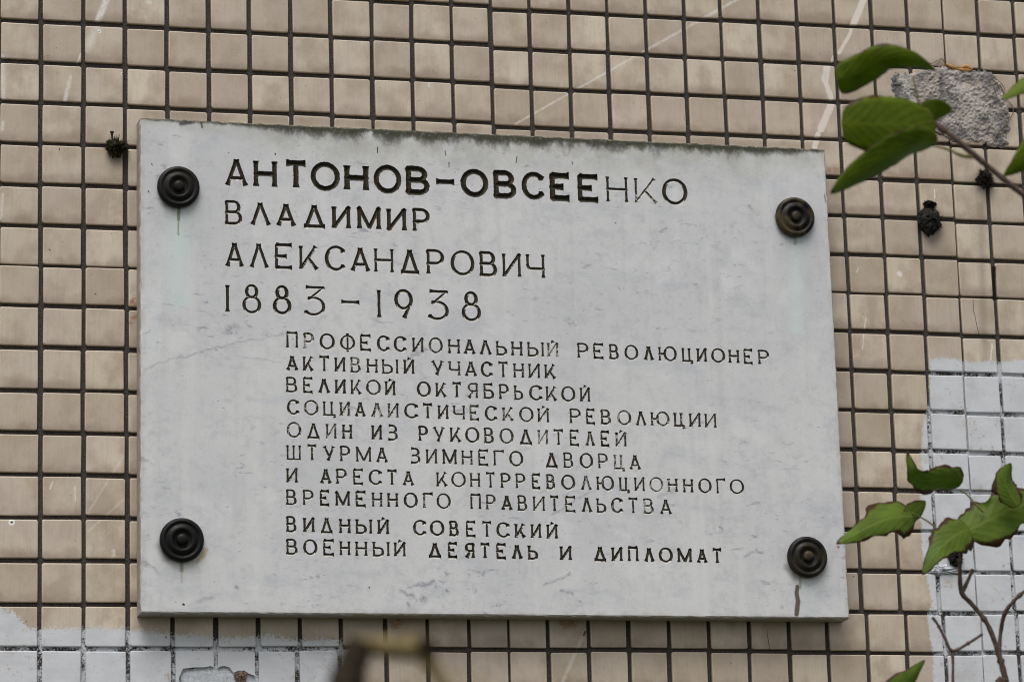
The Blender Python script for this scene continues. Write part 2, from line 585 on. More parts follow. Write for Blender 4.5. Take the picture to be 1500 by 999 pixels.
HL = {-1: '30,-88 515,-57 690,-48 747,-41 1030,-26 1355,-10 1405,-6 1455,-1 1490,2',
      0: '30,-29 515,-1 570,3 630,5.4 690,8 747,15.4 800,18 860,21 916,23.6 972,26.6 1030,29.6 1085,32 1140,35 1195,37.5 1250,40 1300,42.7 1355,45 1405,49 1455,53 1490,54.5',
      1: '30,31 150,36 210,40 275,44.5 335,46.7 395,50 455,53 515,56.7 570,58 630,61.7 690,65.1 747,72.1 800,74.5 860,77.1 916,80.1 972,82.7 1030,86.1 1085,88.1 1140,91.1 1195,93.1 1250,95.1 1300,97.5 1355,99.5 1405,103 1455,106.8 1490,108.8',
      2: '30,91 150,96.5 210,99.5 275,103.2 335,105.5 395,108.1 455,110.8 515,113.6 570,116.2 630,118.6 690,121.8 747,128.2 800,130.8 860,133.8 916,136.2 972,139.2 1030,141.2 1085,143.8 1140,146.2 1195,148.6 1250,150.2 1355,155 1405,158.5 1490,163.2',
      3: '30,150.6 150,154.4 210,158.2 275,161.2 335,163.2 395,165.8 455,167.8 515,171.8 570,173.8 630,176.2 690,179.3 747,186.7 800,188.3 860,190.7 916,192.9 972,195.3 1030,196.8 1085,199 1140,201 1195,203.5 1250,206 1370,210 1425,215.6 1475,218',
      4: '30,210.4 150,213 195,216 1215,260 1265,262 1320,264.5 1370,266.1 1425,270.1 1475,272.1', 5: '30,270.7 150,273 195,276 1215,315.8 1265,317.2 1320,319.6 1370,321.2 1425,325.8 1475,328.2',
      6: '30,330.6 150,333.2 195,335.5 1215,372.6 1265,374.2 1320,375.6 1370,377.3 1425,381.7 1475,383.7', 7: '30,388.7 150,391.9 195,393.5 1230,428.4 1270,430 1325,431 1378,434 1430,436 1480,438',
      8: '30,447.5 150,449.7 195,452 1230,484.5 1270,485.7 1325,487.5 1378,489.5 1430,492.7 1480,494', 9: '30,508.8 150,510.8 195,513.5 1230,541.6 1270,543.2 1325,545.2 1378,547.2 1430,548.2 1480,550',
      10: '30,571.6 150,573.2 195,575 1230,600 1270,601.5 1325,603 1390,604 1445,607 1490,608', 11: '30,633 150,635 195,636 1240,658 1280,658.7 1330,660.7 1390,661 1445,664 1490,665',
      12: '30,694.7 150,696.5 195,697.5 1240,716.8 1280,717.5 1330,718.8 1390,720 1445,721 1490,722', 13: '30,757.6 150,758.2 195,759 1240,775.5 1280,776.5 1330,777.6 1390,778.9 1445,780.2 1490,781',
      14: '30,821 150,821 195,821.5 1245,835.6 1285,836.6 1340,838 1400,838.5 1460,839 1490,839.5', 15: '30,885.5 150,885.5 195,886 1245,896 1285,897 1340,898 1400,898.7 1460,897.5 1490,897',
      16: '30,950.2 150,950.6 250,950 440,950 499,949 520,948 640,950 660,951.6 980,952 1080,953 1155,954 1210,955 1285,956 1340,957 1400,957 1460,956 1490,956', 17: '30,1015 750,1013 1490,1014'}
VL = {k: np.array([[float(a) for a in p.split(',')] for p in s.split()]) for k, s in VL.items()}
HL = {k: np.array([[float(a) for a in p.split(',')] for p in s.split()]) for k, s in HL.items()}


def xv(k, y):
    return float(np.interp(y, VL[k][:, 0], VL[k][:, 1]))


def yh(j, x):
    return float(np.interp(x, HL[j][:, 0], HL[j][:, 1]))


T_OUT = .004         # tiles stand 4 mm proud of the grout


def tile_mesh(name, seed):
    """unit tile: x,z in -0.5..0.5, y 0 .. -1 (scaled by T_OUT), eased edges and rounded corners"""
    r = random.Random(seed)
    out_, rad = [], .035
    for cx, cz, a0 in ((.5, .5, 0), (-.5, .5, 90), (-.5, -.5, 180), (.5, -.5, 270)):
        rr = rad * r.uniform(.6, 1.5)
        for q in range(3):
            a = math.radians(a0 + q * 45)
            out_.append([cx - math.copysign(rr, cx) + rr * math.cos(a) + r.uniform(-.004, .004), cz - math.copysign(rr, cz) + rr * math.sin(a) + r.uniform(-.004, .004)])
    n = len(out_)
    v = []
    for s, y in ((1.0, .6), (1.0, -.72), (.978, -.94), (.945, -1.0)):
        v += [(x * s, y, z * s) for x, z in out_]
    f = []
    for ring in range(3):
        for i in range(n):
            a, b = ring * n + i, ring * n + (i + 1) % n
            f.append((a, a + n, b + n, b))
    f.append(tuple(range(3 * n, 4 * n)))
    m = mesh(name, v, f, M_TILE)
    fixn(m)
    # keep the glazed face looking outwards (-y)
    if m.polygons[len(m.polygons) - 1].normal.y > 0:
        m.flip_normals()
    return m


TILES = [tile_mesh('tile', s) for s in range(6)]
GW = .0056           # usual grout width
thinV = {24: .0022, 12: .0040}
done = set()
PLQ = (-0.59, 0.314, -0.438, 0.180)      # inner area hidden by the plaque (u0,u1,v0,v1)
BROKEN = {(4, 16), (5, 16)}
nt_count = 0
for k in range(-0, 27):
    for j in range(-1, 17):
        y = 500.
        xc = 700.
        for _ in range(6):
            yc = .5 * (yh(j, xc) + yh(j + 1, xc))
            xc = .5 * (xv(k, yc) + xv(k + 1, yc))
        ua, _ = uv(xv(k, yc), yc)
        ub, _ = uv(xv(k + 1, yc), yc)
        _, va = uv(xc, yh(j + 1, xc))
        _, vb = uv(xc, yh(j, xc))
        done.add((k, j))
        if ua > PLQ[0] and ub < PLQ[1] and va > PLQ[2] and vb < PLQ[3]:
            done.discard((k, j))
            continue
        gl = thinV.get(k, GW)
        grr = thinV.get(k + 1, GW)
        if 12 in (k, k + 1) and j < 12:
            gl = grr = GW
        ua, ub = ua + gl / 2 + rng.uniform(-.0007, .0007), ub - grr / 2 + rng.uniform(-.0007, .0007)
        ght, ghb = (.0030 if j == 7 else GW), (.0030 if j + 1 == 7 else GW)
        va, vb = va + ghb / 2 + rng.uniform(-.0007, .0007), vb - ght / 2 + rng.uniform(-.0007, .0007)
        if vb - va < .012 or ub - ua < .012:
            continue
        cu, cv = (ua + ub) / 2, (va + vb) / 2
        if (k, j) in BROKEN:
            # lower part of the tile has broken away
            top = vb
            if k == 4:
                pts = [(263, 1003), (262, 992), (268, 979), (284, 977), (300, 977), (308, 975), (ub, None)]
            else:
                pts = [(ua, None), (322, 976), (328, 975), (336, 977), (342, 985), (349, 982), (358, 982), (364, 986), (372, 989), (ub, None)]
            poly = []
            for q in pts:
                if q[1] is None:
                    poly.append((q[0], uv(300 if q[0] == ub and k == 4 else 372, 977 if q[0] == ub and k == 4 else (979 if q[0] == ua else 991))[1]))
                else:
                    poly.append(uv(*q))
            poly = ([(ua, va)] if k == 4 else []) + poly
            poly = poly + [(ub, top), (ua, top)]
            n = len(poly)
            vv = [(x, .6 * T_OUT, z) for x, z in poly] + [(x, -T_OUT, z) for x, z in poly]
            ff = [tuple(range(n, 2 * n))] + [(i, (i + 1) % n, n + (i + 1) % n, n + i) for i in range(n)]
            c0 = (cu, 0, cv)
            s0 = (ub - ua, 1, vb - va)
            mm = mesh('broken_tile', [((a - cu) / s0[0], b / T_OUT, (c - cv) / s0[2]) for a, b, c in vv], ff, M_TILE)
            fixn(mm)
            o = obj('tile', mm, wall, c0)
            o.scale = (s0[0], T_OUT, s0[2])
            o['label'] = 'white painted tile with its lower part broken away'
            continue
        o = obj('tile', TILES[int(rng.integers(6))], wall, (cu, rng.uniform(-.0003, .0003), cv))
        o.scale = (ub - ua, T_OUT, vb - va)
        o.rotation_euler = (rng.normal(0, .004), rng.normal(0, .0035), rng.normal(0, .004))
        o.material_slots[0].link = 'OBJECT'
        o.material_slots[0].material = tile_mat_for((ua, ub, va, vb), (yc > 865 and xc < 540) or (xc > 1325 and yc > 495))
        nt_count += 1
print('tiles', nt_count)

# the rest of the facade: the same tiles, joined
PITCH = .053
PC = (0.7646407766990275, -0.36842718446601935)
fv, ff = [], []
tm = TILES[0]
base = np.array([v.co[:] for v in tm.vertices])
tf = [tuple(p.vertices) for p in tm.polygons]
cells = []
for k in range(-78, 100):
    for j in range(-60, 58):
        if (k, j) in done:
            continue
        cu, cv = (k + .5) * PITCH - PC[0], -(j + .5) * PITCH - PC[1]
        if cu < U0 + .03 or cu > U1 - .03 or cv < V0 + .03 or cv > V1 - .03:
            continue
        cells.append((cu, cv))
# a lighter tile for the far field: box with a bevelled face
q = .5
fb = np.array([(-q, .2, -q), (q, .2, -q), (q, .2, q), (-q, .2, q), (-q, -.8, -q), (q, -.8, -q), (q, -.8, q), (-q, -.8, q),
               (-.47, -1, -.47), (.47, -1, -.47), (.47, -1, .47), (-.47, -1, .47)])
fbf = np.array([(8, 9, 10, 11), (4, 5, 9, 8), (5, 6, 10, 9), (6, 7, 11, 10), (7, 4, 8, 11), (0, 1, 5, 4), (1, 2, 6, 5), (2, 3, 7, 6), (3, 0, 4, 7)])
cells = np.array(cells)
sz = PITCH - GW
allv = (fb[None] * np.array([sz, T_OUT, sz])) + np.stack([cells[:, 0], np.zeros(len(cells)), cells[:, 1]], 1)[:, None]
allf = fbf[None] + (np.arange(len(cells)) * 12)[:, None, None]
fo = obj('tile_field', mesh('tile_field', allv.reshape(-1, 3), allf.reshape(-1, 4).tolist(), M_FIELD), wall)
cell = np.repeat(fb[None], len(cells), 0)
cell[:, :, 1] = rng.random(len(cells))[:, None]
ca = fo.data.attributes.new('cell', 'FLOAT_VECTOR', 'POINT')
ca.data.foreach_set('vector', cell.reshape(-1))
fo['kind'] = 'stuff'

# ------------------------------------------------------------------ the marble plaque
WF = .035                       # front face stands 35 mm off the wall
PU0, PU1 = uv(205, 540, WF)[0], uv(1227, 560, WF)[0]
PV0, PV1 = uv(720, 902, WF)[1], uv(720, 196, WF)[1]


def marble_nodes(nt, P):
    g = nt.n('NewGeometry').outputs['Position']
    sx = nt.n('SeparateXYZ')
    nt.l(g, sx.inputs[0])
    u, v = sx.outputs[0], sx.outputs[2]
    c = nt.mix(nt.ramp(nt.noise(g, 5, 4, .6), .35, .7), (.605, .605, .612), (.535, .54, .556))
    # faint diagonal clouding and short blue-grey flecks of the stone
    d = nt.vmul(g, (1, 1, 2.6), (0, math.radians(-24), 0))
    c = nt.mix(nt.ramp(nt.noise(d, 14, 6, .68), .50, .72, 0, .55), c, (.42, .44, .49))
    c = nt.mix(nt.ramp(nt.noise(g, 70, 5, .72), .46, .70, 0, .5), c, (.43, .435, .455))
    c = nt.mix(nt.ramp(nt.noise(g, 16, 4, .6), .52, .70, 0, .45), c, (.70, .70, .71))
    fl = nt.math('MULTIPLY', nt.ramp(nt.noise(d, 52, 5, .7, .4), .575, .68), nt.ramp(nt.noise(g, 9, 3), .40, .60))
    c = nt.mix(nt.math('MULTIPLY', fl, .75), c, (.27, .275, .33))
    vor = nt.n('TexVoronoi')
    vor.inputs['Scale'].default_value = 62
    nt.l(nt.vmul(d, (1, 1, .8)), vor.inputs['Vector'])
    sp = nt.math('MULTIPLY', nt.ramp(vor.outputs['Distance'], .05, .13, 1, 0), nt.ramp(nt.noise(g, 23, 3), .50, .64))
    c = nt.mix(nt.math('MULTIPLY', sp, .7), c, (.20, .20, .23))
    c = nt.mix(nt.ramp(nt.noise(g, 480, 4, .75), .52, .74, 0, .42), c, (.34, .34, .355))
    # rain runs
    runs = nt.noise(nt.vmul(g, (38, 38, 1.6)), 1, 3, .6)
    c = nt.mix(nt.ramp(runs, .50, .75, 0, .35), c, (.67, .67, .655))
    c = nt.mix(nt.ramp(nt.noise(nt.vmul(g, (55, 55, 2.2)), 1.3, 3, .6), .55, .8, 0, .28), c, (.44, .44, .42))
    # algae along the upper edge
    dist = nt.math('SUBTRACT', PV1, v)
    along = nt.curve(u, [(PU0, .10), (PU0 + .05, .25), (PU0 + .13, .35), (PU0 + .19, .80), (PU0 + .30, 1.0), (PU0 + .50, .9), (PU0 + .66, .85), (PU0 + .80, .8), (PU1 - .06, .55), (PU1, .30)])
    haze = nt.ramp(nt.math('DIVIDE', dist, nt.math('ADD', nt.math('MULTIPLY', along, .085), .002)), 0, 1, .55, 0)
    c = nt.mix(nt.math('MULTIPLY', haze, nt.ramp(nt.noise(g, 30, 4, .6), .3, .65, .2, 1)), c, (.26, .25, .17))
    an = nt.noise(nt.vmul(g, (38, 38, 24)), 1, 5, .7)
    reach = nt.math('MULTIPLY', along, nt.math('MULTIPLY', nt.ramp(an, .28, .72, .15, 1, smooth=False), .030))
    al = nt.ramp(nt.math('DIVIDE', dist, nt.math('ADD', reach, .0005)), .35, 1.25, 1, 0)
    al = nt.math('MULTIPLY', al, nt.ramp(nt.noise(g, 240, 4, .7), .22, .50, .75, 1))
    c = nt.mix(nt.math('MULTIPLY', al, .96), c, nt.mix(nt.noise(g, 90, 3), (.030, .033, .006), (.012, .011, .004)))
    # grime creeping in from the other edges
    ed = nt.math('MINIMUM', nt.math('SUBTRACT', u, PU0), nt.math('MINIMUM', nt.math('SUBTRACT', PU1, u), nt.math('SUBTRACT', v, PV0)))
    c = nt.mix(nt.math('MULTIPLY', nt.ramp(ed, 0, .010, .5, 0), nt.ramp(nt.noise(g, 60, 4), .35, .65)), c, (.38, .33, .27))
    # individual marks
    P2 = flatpos(nt, .011, 75)
    vm = nt.ramp(nt.noise(g, 170, 4, .7), .32, .62, .15, 1.25)
    c = marked(nt, P, [(262, 325, 262, 440, 17, .98, .50), (1166, 348, 1166, 480, 14, .98, .44), (225, 380, 228, 520, 9, .95, .12), (1186, 850, 1190, 905, 10, .9, .2)], WF, c, (.52, .66, .63))
    c = marked(nt, P, [(262, 300, 261.5, 322, 2.6, .6, .9), (261.5, 320, 261, 344, 1.4, .7, .7), (266, 818, 266, 836, 3, .9, .75), (266, 836, 266, 852, 1.6, .9, .35),
                             (1165, 343, 1165, 357, 3.0, .9, .6), (1172, 846, 1172, 860, 3, .8, .6)], WF, c, (.17, .185, .075))
    c = marked(nt, P, [(302, 805, 297, 815, 4, .8, .75), (297, 815, 288, 823, 3, .8, .6)], WF, c, (.44, .33, .16))
    c = marked(nt, P, [(236, 262, 243, 299, 7, .95, .45), (243, 299, 255, 305, 5, .95, .5), (236, 800, 244, 816, 8, .95, .6), (1140, 318, 1146, 340, 7, .95, .6), (1146, 340, 1160, 347, 5, .95, .6),
                             (1152, 830, 1164, 846, 6, .95, .55)], WF, c, (.16, .16, .14))  # soft stud shadows painted into the stone, lower left of each
    c = marked(nt, P, [(1168, 859, 1167, 868, 3.4, .4, 1), (1167, 868, 1169, 880, 3.6, .4, 1), (1169, 880, 1167, 899, 4.0, .4, 1)], WF, c, (.115, .09, .065))
    c = marked(nt, P2, [(212, 539, 262, 524, 1.7, .95, 0.40), (262, 524, 330, 506, 2.0, .95, 0.45), (330, 506, 415, 490, 2.1, .95, 0.40), (345, 521, 412, 531, 1.8, .95, 0.34), (334, 484, 346, 478, 6.0, .95, 0.63),
                             (588, 866, 608, 876, 3.6, .95, 0.63), (600, 860, 622, 854, 2.7, .95, 0.57), (618, 858, 636, 851, 3.9, .95, 0.69), (636, 851, 640, 860, 2.1, .95, 0.69), (620, 874, 622, 879, 5.1, .95, 0.69), (598, 871, 610, 879, 3.9, .95, 0.57),
                             (708, 840, 714, 836, 3.3, .95, 0.69), (712, 836, 728, 836, 1.8, .95, 0.57), (797, 857, 835, 840, 2.4, .95, 0.57), (822, 864, 838, 871, 3.0, .95, 0.63), (655, 863, 656, 865, 2.7, .95, 0.92), (693, 864, 697, 864, 3.0, .95, 0.57),
                             (810, 753, 862, 720, 2.2, .95, 0.46), (966, 728, 990, 718, 3.0, .95, 0.46), (1090, 815, 1105, 808, 2.4, .95, 0.57), (1108, 804, 1116, 809, 2.4, .95, 0.69), (850, 880, 851, 881, 2.0, .95, 0.92),
                             (598, 884, 600, 888, 2.4, .95, 0.57), (345, 858, 346, 860, 3.3, .95, 0.69), (208, 823, 226, 830, 3.3, .95, 0.57), (226, 830, 232, 838, 2.4, .95, 0.46), (290, 880, 310, 876, 4.5, .95, 0.46), (465, 845, 467, 845, 2.4, .95, 0.69),
                             (330, 425, 420, 470, 1.5, .95, 0.11), (548, 468, 560, 474, 3.0, .95, 0.46), (825, 468, 842, 476, 2.4, .95, 0.46), (1098, 303, 1102, 309, 3.6, .95, 0.69), (1000, 331, 1025, 330, 1.5, .95, 0.46), (1144, 890, 1146, 888, 2.7, .95, 0.57)], WF, c, (.25, .25, .29), vm)
    c = marked(nt, P, [(269, 885, 269, 885, 1.9, .3, 1), (553, 216, 553, 224, .8, .4, 1), (652, 221, 653, 228, .8, .4, .9), (657.5, 238, 658, 245, .8, .4, .9), (757, 230, 756, 239, .8, .4, .9), (838, 237, 838.5, 241, .9, .4, .9),
                             (203, 413, 203, 413, 1.2, .4, .9), (222, 240, 223, 242, .9, .4, .9), (217, 280, 218, 282, .9, .4, .9), (335, 224, 335, 224, 1, .4, .9), (403, 225, 403.5, 227, 1, .4, .9), (901, 327, 902, 327, 1.1, .4, .9),
                             (541, 859, 541, 861, 1, .4, .8), (1208, 285, 1209, 296, .9, .5, .8), (415, 181, 420, 184, 3, .6, .8), (265, 182, 283, 179, 3.5, .8, .85), (295, 180, 296, 187, 1.8, .6, .8)], WF, c, (.03, .028, .025))
    c = marked(nt, P, [(1228, 801, 1228, 801, 2.4, .5, .8), (1180, 905, 1200, 905, 3, .9, .3), (930, 203, 934, 202, 1, .5, .1)], WF, c, (.24, .10, .06))
    return c, g


def marble_material(box=None):
    global BOX
    BOX = box
    m = _marble_material()
    BOX = None
    return m


def _marble_material():
    nt = NT('weathered_white_marble')
    P = flatpos(nt, .0016, 220)
    c, g = marble_nodes(nt, P)
    # unpolished returns: brown with dirt
    nrm = nt.n('NewGeometry').outputs['Normal']
    sn = nt.n('SeparateXYZ')
    nt.l(nrm, sn.inputs[0])
    side = nt.ramp(nt.math('ABSOLUTE', sn.outputs[1]), .35, .80, 1, 0)
    dirt = nt.mix(nt.noise(g, 120, 4, .7), (.17, .14, .11), (.33, .29, .24))
    c = nt.mix(nt.math('MULTIPLY', side, .75), c, dirt)
    upf = nt.math('MULTIPLY', nt.ramp(sn.outputs[2], .3, .7), nt.ramp(nt.noise(g, 300, 3, .7), .38, .6, 1, .25))
    c = nt.mix(upf, c, nt.mix(nt.ramp(nt.noise(g, 420, 2, .6), .45, .6), (.06, .058, .028), (.36, .32, .22)))
    nt.put(nt.b.inputs['Base Color'], c)
    nt.put(nt.b.inputs['Roughness'], nt.ramp(nt.noise(g, 18, 3), .3, .7, .42, .62))
    nt.b.inputs['Specular IOR Level'].default_value = .35
    nt.bump(nt.math('ADD', nt.math('MULTIPLY', nt.noise(g, 55, 4, .6), .8), nt.math('MULTIPLY', nt.noise(g, 900, 3, .7), .25)), .35, .0009)
    return nt.mat


def letter_material():
    """V-cut letter: black paint flaking off the cut marble"""
    nt = NT('painted_cut_lettering')
    g = nt.n('NewGeometry')
    at = nt.n('Attribute', attribute_type='OBJECT', attribute_name='paint')
    pos = g.outputs['Position']
    sn = nt.n('SeparateXYZ')
    nt.l(g.outputs['True Normal'], sn.inputs[0])
    lit_wear = nt.ramp(sn.outputs[2], .34, .62, 0, 1.0)         # upward cuts bared and paled: wear, plus light from above put into colour
    n = nt.math('ADD', nt.math('MULTIPLY', nt.noise(pos, 260, 4, .7), .75), nt.math('MULTIPLY', nt.noise(pos, 48, 2), .25))
    lvl = nt.math('SUBTRACT', at.outputs['Fac'], lit_wear)
    f = nt.ramp(nt.math('SUBTRACT', nt.ramp(n, .28, .72, 0, 1, smooth=False), lvl), -.08, .08, 1, 0)
    stone = nt.mix(nt.noise(pos, 160, 3), (.62, .61, .59), (.36, .335, .29))
    blk = nt.mix(nt.noise(pos, 420, 3, .7), (.012, .010, .007), (.075, .064, .042))
    nt.put(nt.b.inputs['Base Color'], nt.mix(f, stone, blk))
    nt.b.inputs['Roughness'].default_value = .7
    nt.b.inputs['Specular IOR Level'].default_value = .2
    nt.bump(nt.noise(pos, 700, 3, .7), .5, .0006)
    return nt.mat


ZC, ZR = 9, 7          # the slab's stone is one material, cut in zones that carry only their own marks
M_ZONES = []
for zr in range(ZR):
    for zc in range(ZC):
        du, dv = (PU1 - PU0) / ZC, (PV1 - PV0) / ZR
        M_ZONES.append(marble_material((PU0 + zc * du, PU0 + (zc + 1) * du, PV0 + zr * dv, PV0 + (zr + 1) * dv)))
M_LETTER = letter_material()

# glyphs as strokes in a unit box.  L: x0,y0,x1,y1,flare(0 none,1 start,2 end,3 both)   E: cx,cy,rx,ry,a0,a1,flare
G = {
    'А': [('L', .5, 1, 0, 0, 3), ('L', .5, 1, 1, 0, 3), ('L', .17, .27, .83, .27, 0)],
    'Б': [('L', 0, 0, 0, 1, 0), ('L', 0, 1, .96, 1, 2), ('L', 0, .56, .55, .56, 0), ('E', .55, .28, .45, .28, 90, -90, 0), ('L', 0, 0, .55, 0, 0)],
    'В': [('L', 0, 0, 0, 1, 3), ('L', 0, 1, .52, 1, 0), ('E', .52, .76, .36, .24, 90, -90, 0), ('L', 0, .52, .56, .52, 0), ('E', .56, .26, .44, .26, 90, -90, 0), ('L', 0, 0, .56, 0, 0)],
    'Г': [('L', 0, 0, 0, 1, 3), ('L', 0, 1, 1, 1, 2)],
    'Д': [('L', .5, 1, .12, .02, 1), ('L', .5, 1, .88, .02, 1), ('L', 0, 0, 1, 0, 3)],
    'Е': [('L', 0, 0, 0, 1, 0), ('L', 0, 1, 1, 1, 3), ('L', 0, .5, .66, .5, 2), ('L', 0, 0, 1, 0, 3)],
    'З': [('L', .08, 1, .5, 1, 1), ('E', .5, .76, .42, .24, 90, -90, 0), ('L', .25, .52, .52, .52, 0), ('E', .5, .26, .5, .26, 90, -90, 0), ('L', 0, 0, .5, 0, 1)],
    'И': [('L', 0, 0, 0, 1, 3), ('L', 1, 0, 1, 1, 3), ('L', 0, .02, 1, .98, 0)],
    'Й': [('L', 0, 0, 0, 1, 3), ('L', 1, 0, 1, 1, 3), ('L', 0, .02, 1, .98, 0), ('L', .46, 1.02, .60, 1.16, 2)],
    'К': [('L', 0, 0, 0, 1, 3), ('L', .94, 1, .03, .06, 1), ('L', .44, .50, 1, 0, 2)],
    'Л': [('L', .47, 1, 0, 0, 3), ('L', .47, 1, 1, 0, 3)],
    'М': [('L', 0, 0, 0, 1, 3), ('L', 1, 0, 1, 1, 3), ('L', 0, 1, .52, .06, 0), ('L', 1, 1, .52, .06, 0)],
    'Н': [('L', 0, 0, 0, 1, 3), ('L', 1, 0, 1, 1, 3), ('L', 0, .5, 1, .5, 0)],
    'О': [('E', .5, .5, .5, .5, 0, 360, 0)],
    'П': [('L', 0, 0, 0, 1, 1), ('L', 1, 0, 1, 1, 1), ('L', -.06, 1, 1.06, 1, 3)],
    'Р': [('L', 0, 0, 0, 1, 3), ('L', 0, 1, .5, 1, 0), ('E', .5, .72, .5, .28, 90, -90, 0), ('L', 0, .44, .5, .44, 0)],
    'С': [('E', .54, .5, .54, .5, 38, 322, 3)],
    'Т': [('L', 0, 1, 1, 1, 3), ('L', .5, 0, .5, 1, 1)],
    'У': [('L', 0, 1, .52, .32, 1), ('L', 1, 1, .40, 0, 3)],
    'Ф': [('E', .5, .48, .5, .46, 0, 360, 0), ('L', .5, -.16, .5, 1.12, 3)],
    'Ц': [('L', 0, 0, 0, 1, 2), ('L', .72, 0, .72, 1, 2), ('L', 0, 0, 1, 0, 0), ('L', 1, 0, 1, -.19, 2)],
    'Ч': [('L', 0, 1, 0, .55, 1), ('E', .2, .55, .2, .18, 180, 270, 0), ('L', .2, .37, 1, .37, 0), ('L', 1, 0, 1, 1, 3)],
    'Ш': [('L', 0, 0, 0, 1, 2), ('L', .5, 0, .5, 1, 2), ('L', 1, 0, 1, 1, 2), ('L', 0, 0, 1, 0, 0)],
    'Ь': [('L', 0, 0, 0, 1, 2), ('L', 0, .55, .5, .55, 0), ('E', .5, .275, .5, .275, 90, -90, 0), ('L', 0, 0, .5, 0, 0)],
    'Ы': [('L', 0, 0, 0, 1, 2), ('L', 0, .55, .32, .55, 0), ('E', .32, .275, .30, .275, 90, -90, 0), ('L', 0, 0, .32, 0, 0), ('L', 1, 0, 1, 1, 3)],
    'Ю': [('L', 0, 0, 0, 1, 3), ('L', 0, .48, .32, .48, 0), ('E', .66, .5, .34, .5, 0, 360, 0)],
    'Я': [('L', 1, 0, 1, 1, 3), ('L', 1, 1, .45, 1, 0), ('E', .45, .74, .42, .26, 90, 270, 0), ('L', .45, .48, 1, .48, 0), ('L', .55, .48, .04, 0, 2)],
    '1': [('L', .5, 0, .5, 1, 3)],
    '8': [('E', .5, .78, .32, .22, 0, 360, 0), ('E', .5, .285, .5, .285, 0, 360, 0)],
    '3': [('L', .02, 1, .96, 1, 1), ('L', .96, 1, .26, .60, 0), ('E', .42, .31, .56, .31, 118, -142, 3)],
    '9': [('E', .5, .67, .5, .33, 0, 360, 0), ('L', .95, .55, .52, 0, 2)],
    '-': [('L', 0, .5, 1, .5, 3)],
}
